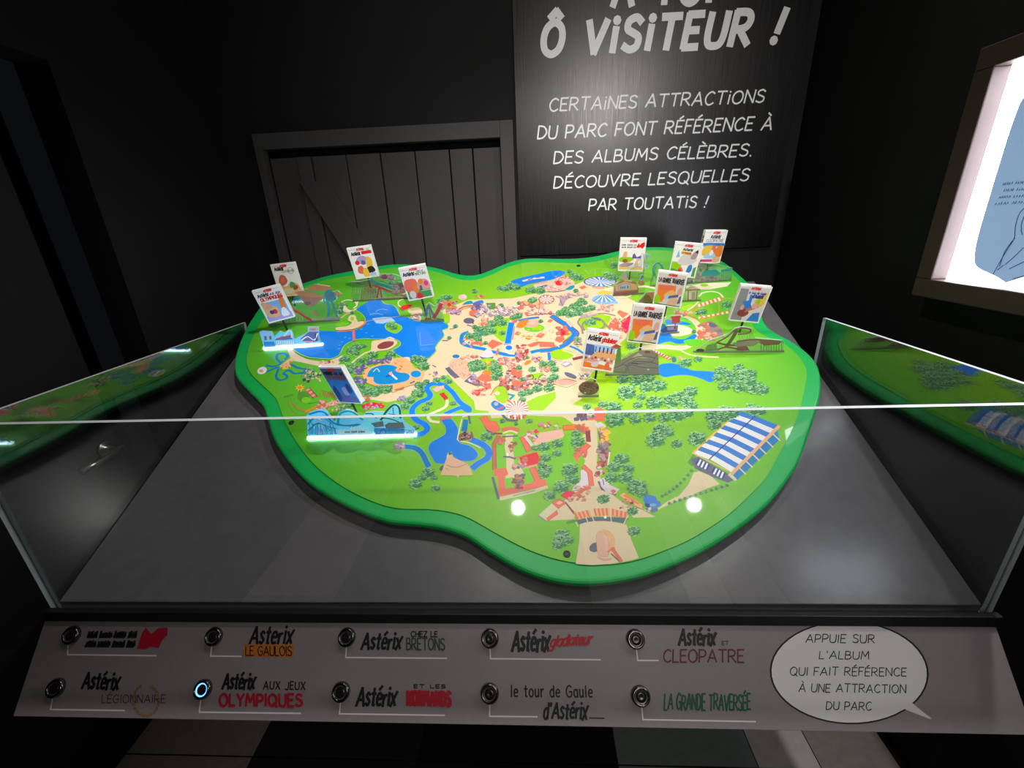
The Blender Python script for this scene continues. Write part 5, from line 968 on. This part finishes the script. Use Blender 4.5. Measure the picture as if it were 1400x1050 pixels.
    if kind == 'cleo':
        P('skyblue', [(.06,.5),(.95,.5),(.95,.62),(.06,.62)]); P('blue', [(.06,.54),(.4,.56),(.95,.52),(.95,.6),(.06,.62)], True); P('yellow', [(.08,.26),(.45,.24),(.5,.5),(.3,.54),(.1,.48)], True); P('orange', [(.6,.2),(.95,.2),(.95,.52),(.7,.5)], True); P('paleblue', [(.2,.16),(.7,.16),(.64,.3),(.3,.3)], True); P('magenta', [(.06,.04),(.6,.04),(.64,.12),(.06,.12)]); P('flesh', [(.62,.04),(.92,.04),(.92,.18),(.68,.2)], True); P('coral', [(.48,.36),(.66,.36),(.62,.54),(.5,.54)], True); P('white', [(.42,.24),(.56,.26),(.54,.4),(.44,.38)], True)
        W('Astérix', 'dark', .3, .72, .76, .1, .24); W('CLEOPATRE', 'indigo', .14, .9, .65, .08, .16, 0)
    if kind == 'trav':
        P('mauvewhite', [(.04,.04),(.96,.04),(.96,.95),(.04,.95)]); P('orange', [(.08,.62),(.7,.64),(.72,.32),(.56,.4),(.42,.3),(.3,.1),(.12,.2)]); P('coral', [(.12,.6),(.6,.62),(.6,.5),(.2,.46)]); P('apricot', [(.36,.36),(.6,.5),(.78,.36),(.7,.24),(.42,.24)], True); P('paleblue', [(.4,.2),(.66,.22),(.66,.34),(.42,.34)]); P('indigo', [(.5,.24),(.84,.32),(.84,.4),(.52,.32)]); P('rosebeige', [(.5,.06),(.78,.06),(.86,.24),(.6,.26)], True); P('lime', [(.05,.08),(.24,.08),(.2,.28),(.06,.3)], True); P('rose', [(.78,.4),(.92,.42),(.9,.6),(.8,.56)], True); P('leafdark', [(.05,.03),(.95,.03),(.95,.055),(.05,.055)]); P('slate', [(.84,.12),(.94,.14),(.94,.36),(.88,.34)])
        W('LA GRANDE TRAVERSÉE', 'dark', .08, .94, .7, .13, .15, .1, .16, .15); 
    if kind == 'glad':
        P('paleblue', [(.05,.34),(.95,.34),(.95,.64),(.05,.64)]); P('indigo', [(.05,.36),(.34,.36),(.3,.62),(.05,.64)]); P('orange', [(.05,.04),(.95,.04),(.95,.12),(.6,.16),(.05,.18)]); P('apricot', [(.3,.3),(.95,.3),(.95,.5),(.6,.52),(.36,.44)], True); P('mauvewhite', [(.3,.1),(.5,.1),(.5,.26),(.34,.28)], True); P('rose', [(.05,.18),(.36,.2),(.6,.26),(.95,.2),(.95,.34),(.05,.34)]); P('coral', [(.72,.06),(.86,.06),(.84,.24),(.74,.22)], True)
        for i in range(7): P('blue' if i < 3 else 'navy', [(.1+i*.12,.46),(.14+i*.12,.46),(.14+i*.12,.6),(.1+i*.12,.6)])
        for i in range(9): E(('maroon','white','terracotta')[i % 3], .1+i*.1, .28+.04*(i % 2), .035, .03)
        P('coral', [(.86,.58),(.98,.66),(.96,.72),(.8,.64)]); W('Astérix', 'dark', .08, .46, .74, .13, .2); W('gladiateur', 'red', .5, .94, .74, .11, .2, .3, .1)
    if kind == 'tour':
        P('mauvewhite', [(.03,.03),(.97,.03),(.97,.95),(.03,.95)]); P('grey', [(.04,.04),(.4,.04),(.3,.9),(.04,.9)]); P('blue', [(.24,.56),(.42,.6),(.4,.76),(.5,.74),(.52,.5),(.62,.4),(.5,.3),(.34,.3),(.36,.42)]); P('yellow', [(.7,.4),(.92,.5),(.95,.9),(.8,.7),(.6,.6)]); P('lime', [(.66,.5),(.78,.54),(.76,.66),(.66,.6)], True); P('maroon', [(.2,.2),(.42,.14),(.56,.26),(.4,.36),(.24,.32)], True); P('terracotta', [(.4,.26),(.8,.42),(.76,.5),(.44,.36)]); P('rose', [(.6,.4),(.76,.4),(.74,.54),(.6,.52)], True); P('blue', [(.56,.04),(.96,.04),(.9,.3),(.7,.26)]); P('rose', [(.24,.34),(.34,.34),(.32,.46),(.24,.44)], True)
        W('le tour de Gaule', 'navy', .34, .88, .78, .06, .2); W("d'Astérix", 'navy', .5, .82, .68, .09, .24)
    W('ASTERIX', 'red', .37, .66, .895, .06, .3, .15, .12)
for (u, v, h0, yaw, lean, roll, label, kind) in ALB:
    yaw, lean, roll = (math.radians(a) for a in (yaw, lean, roll))
    B = deck(u, v, H_MAP+.0008)
    up0 = NRM*math.cos(lean) - SLOPE*math.sin(lean)
    up = up0*math.cos(roll) + EX*math.sin(roll); rt = EX*math.cos(roll) - up0*math.sin(roll); fw = up.cross(rt); r2 = rt*math.cos(yaw) + fw*math.sin(yaw); nz = r2.cross(up)
    root = empty('album_sign', B, label, 'album sign', 'comic albums on rods over the map')
    c0 = B + up*h0 - r2*AW/2
    M = Matrix((r2, up, nz)).transposed().to_4x4(); M.translation = c0
    bm = bmesh.new(); vs = add_box(bm, (.0015,.0015,-AT+.0012), (AW-.0005,AH-.0015,-.0012), M); bm_obj('book_block', bm, bookm, root)
    bm = bmesh.new(); add_box(bm, (0,0,-.0012), (AW,AH,0), M); add_box(bm, (0,0,-AT), (AW,AH,-AT+.0012), M); add_box(bm, (0,0,-AT), (.0012,AH,0), M)
    cov = bm_obj('cover', bm, mat('white_cover_board', (246,243,240), .45), root)
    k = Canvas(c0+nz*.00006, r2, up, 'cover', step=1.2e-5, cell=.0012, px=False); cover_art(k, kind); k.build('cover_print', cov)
    if kind in ('cleo',):
        k = Canvas(c0-r2*.00006, -nz*1.0, up, 'cover', step=1.2e-5, cell=.0012, px=False)
        for i in range(4): k.P('maroon', [(.002,.05+i*.012),(AT-.002,.05+i*.012),(AT-.002,.06+i*.012),(.002,.06+i*.012)], False)
        k.build('spine_print', cov)
    bm = bmesh.new(); add_tube(bm, [B, B+up*(h0+.012)-nz*AT*.5*((h0+.012)/(h0+.012))], .0031, 10)
    bm_obj('rod', bm, rodm, root, smooth=True)

# ================================================================== CONTROL PANEL with push buttons
PT, PBm = Vector((0, -.0007-.022, FRONT-.0297-.004)), Vector((0, -.1213-.012, FRONT-.1628))
PT = Vector((0, -.0235, FRONT-.0297)); PBm = Vector((0, -.1365, FRONT-.1590))
pdn = (PBm-PT).normalized(); pup = -pdn; pn = EX.cross(pup).normalized()
q = [hit(x, y, PT, pn) for x, y in ((64,838.6),(1354,843),(1416,1003),(18,981))]
plen = ((q[2]-PT).dot(pdn)+(q[3]-PT).dot(pdn))/2; ptop = ((q[0]-PT).dot(pdn)+(q[1]-PT).dot(pdn))/2
pxl, pxr = (q[0].x+q[3].x)/2, (q[1].x+q[2].x)/2
panel = empty('control_panel', PT+pdn*plen+EX*0, 'long grey slanted control panel with ten push buttons below the case', 'control panel')
bm = bmesh.new(); add_prism(bm, [Vector((pxl,0,0))+p for p in (PT+pdn*ptop, PT+pdn*plen, PT+pdn*plen-pn*.016, PT+pdn*ptop-pn*.016)], EX*(pxr-pxl))
bm_obj('panel_board', bm, mat('grey_printed_panel', (150,141,142), .5, noise=.06, nscale=80), panel, bevel=.0008)
bk = [PT+pdn*ptop-pn*.0163, PT+pdn*(plen-.002)-pn*.0163]
bm = bmesh.new(); add_prism(bm, [Vector((pxl+.004,0,0))+p for p in (bk[0], bk[1], Vector((0,.0195,bk[1].z)), Vector((0,.0195,bk[0].z)))], EX*(pxr-pxl-.008)); bm_obj('panel_housing', bm, bodym, panel)
def pcv(k=.0001): return Canvas(PT+pn*k, EX, pup, 'panel', step=1e-5, cell=.002).zone(0, 0, 1)
steel = mat('dark_chrome', (120,116,116), .22, 1.0); capm = mat('smoked_button_cap', (58,54,54), .25, .6)
BT = [(98,868.5),(292.5,870.4),(474.3,871.4),(670,873),(869,874),(76.5,940.6),(277.5,942.4),(466.3,946),(669.7,948),(876,951.7)]
for i, (x, y) in enumerate(BT):
    p = hit(x, y, PT+pn*.003, pn); bm = bmesh.new()
    add_lathe(bm, [(.001,-.004),(.0165,-.004),(.0168,.003),(.0150,.0058),(.0120,.0062),(.0112,.004),(.0112,-.004)], p, pn, 28)
    b = bm_obj('push_button', bm, steel, panel, smooth=True)
    bm = bmesh.new(); add_lathe(bm, [(.0095,-.003),(.0092,.0035),(.0082,.0048),(.004,.0044),(.001,.0040)], p, pn, 24); bm_obj('button_cap', bm, capm, b, smooth=True)
    bm = bmesh.new(); add_lathe(bm, [(.0096,.0020),(.0096,.0040),(.0113,.0042),(.0113,.0020)], p, pn, 24)
    lit = i == 6
    rg = bm_obj('light_ring', bm, mat('lit_blue_ring', (150,200,255), .4, emit=(70,145,255), estr=5) if lit else mat('unlit_ring', (96,92,92), .3), b)
    if lit: b['label'] = 'push button with its ring lit bright blue'
for pts in ([(93,881),(92.4,895),(213.6,896.5)], [(289.5,883),(288,897),(330,897.4)], [(473.6,885),(472.7,898.9),(610.7,900)], [(670,886),(670.6,900.5),(821,902)], [(870.2,887.4),(871.8,903),(900,903)], [(72,954),(69,970),(170.4,971.5)], [(274.5,956.5),(272.4,973.6),(411,975.4)], [(465.6,960.6),(464,975.9),(608,978)], [(669.7,962),(669.3,979.3),(734.7,980)], [(877.4,966.6),(879,983.8),(1033,986.6)]):
    k = pcv(); k.L('leader', pts, 1.7, False); k.build('leader_line', panel)
def title(*items):
    for i, it in enumerate(items):
        k = pcv(.00025+.00015*i); it(k); k.build('title_lettering', panel)
W = lambda t, c, bl, br, h, wt=.2, sl=.0, gap=.2, bn=.0, dx=0, sd=1: (lambda k: letter(k, t, c, bl, br, (bl[0]+dx, bl[1]-h), wt, gap, sl, bn, seed=sd))
title(lambda k: scribble(k, 'black', (119,872), (186,872), (121,863), 24, .34, 1), lambda k: scribble(k, 'black', (116,884.5), (184,885), (118,875.5), 24, .34, 2), lambda k: k.P('letterred', [(187,887),(194,866),(199,858),(207,867),(216,859),(229,857.5),(229,868),(222,875),(217,886),(206,884),(198,888)], False))
title(W('Asterix', 'black', (341,880), (398,880), 23, .17, .12, .2, .1, 3), lambda k: k.P('letterorange', [(333.5,880.8),(402.5,881),(400.5,898.6),(331.8,898)], False), W('LE GAULOIS', 'black', (336,896), (399,896.3), 12.5, .12, 0, .16))
title(W('Astérix', 'black', (494,887), (547,887.4), 21, .19, .12, .2, .1, 2), W('CHEZ LE', 'black', (562,870.4), (598,870.7), 7.2, .24, 0, .24), W('BRETONS', 'letterdarkgreen', (556,888), (608,888.6), 15.5, .14, 0, .22))
title(W('Astérix', 'black', (700,889.4), (750,890.4), 26, .17, .1, .18, .12, 1), W('gladiateur', 'letterred', (752,884), (808,880), 14, .2, .35, .08, .1))
title(W('Astérix', 'black', (928,881.4), (977,882), 21, .19, .12, .18, .1, 0), W('ET', 'black', (987,881.7), (996,881.8), 5, .2), W('CLEOPATRE', 'letterbrown', (907,905.2), (1017,905.6), 17, .13, .05, .2))
title(W('Astérix', 'black', (112,940.4), (161,943), 21, .2, .12, .18, .1, 3), W('LÉGIONNAIRE', 'dark', (139,961), (226,961), 11, .09, .1, .22), lambda k: [k.E('gold', 199.5+17.5*math.cos(a*.285), 957.4+21*math.sin(a*.285), 3.0, 1.9, a*16.3+60) for a in range(22) if a not in (16, 17)])
title(W('Astérix', 'black', (304,941.2), (347,942), 20, .2, .12, .18, .1, 2), W('AUX JEUX', 'black', (360,942), (417,943), 10.5, .18, .08, .3, .1), W('OLYMPIQUES', 'letterred', (300,965), (413,965.5), 16, .24, .05, .24, .06))
title(W('Astérix', 'black', (487,964.3), (540,965), 24, .18, .12, .18, .1, 2), W('ET LES', 'black', (566,940.6), (609,940.8), 4.6, .3, 0, .3), W('NORMANDS', 'letterred', (557,963.5), (616,964.5), 18, .3, 0, .3, .06))
title(W('le tour de Gaule', 'black', (698.5,952.4), (810,953.2), 15.5, .15, 0, .26), W("d'Astérix", 'black', (743,982), (802,982.4), 21, .17, .1, .18, .1, 1), lambda k: k.L('dark', [(806,981.5),(826,982)], 1.3, False))
title(W('LA GRANDE TRAVERSÉE', 'lettergreen', (908,970), (1026,970.4), 21, .13, .12, .17, .12))
# speech bubble
k = pcv(.0001); k.P('beige', [(1232,968),(1246,962),(1274,982),(1272,983.5)], False); k.E('black', 1161, 919.5, 108.8, 70.8, 2, 48); k.build('speech_bubble_outline', panel)
k = pcv(.00022); k.E('white', 1161, 919.5, 106.2, 68.6, 2, 48); k.P('white', [(1228,966),(1246,960),(1271,981),(1270,982)], False); sb = k.build('speech_bubble', panel)
k = pcv(.00036)
for t, bl, br, h in (('APPUIE SUR', (1101.5,878.4), (1195,879), 11), ("L'ALBUM", (1120,900.5), (1187.5,901), 10.5), ('QUI FAIT RÉFÉRENCE', (1080,923), (1239,924.5), 11), ('À UNE ATTRACTION', (1092,945.6), (1238,947.5), 11), ('DU PARC', (1129.5,970), (1191,971), 11)):
    letter(k, t, 'dark', bl, br, (bl[0]+.5, bl[1]-h), .12, .22, .06, .06, seed=len(t))
k.build('bubble_lettering', panel)
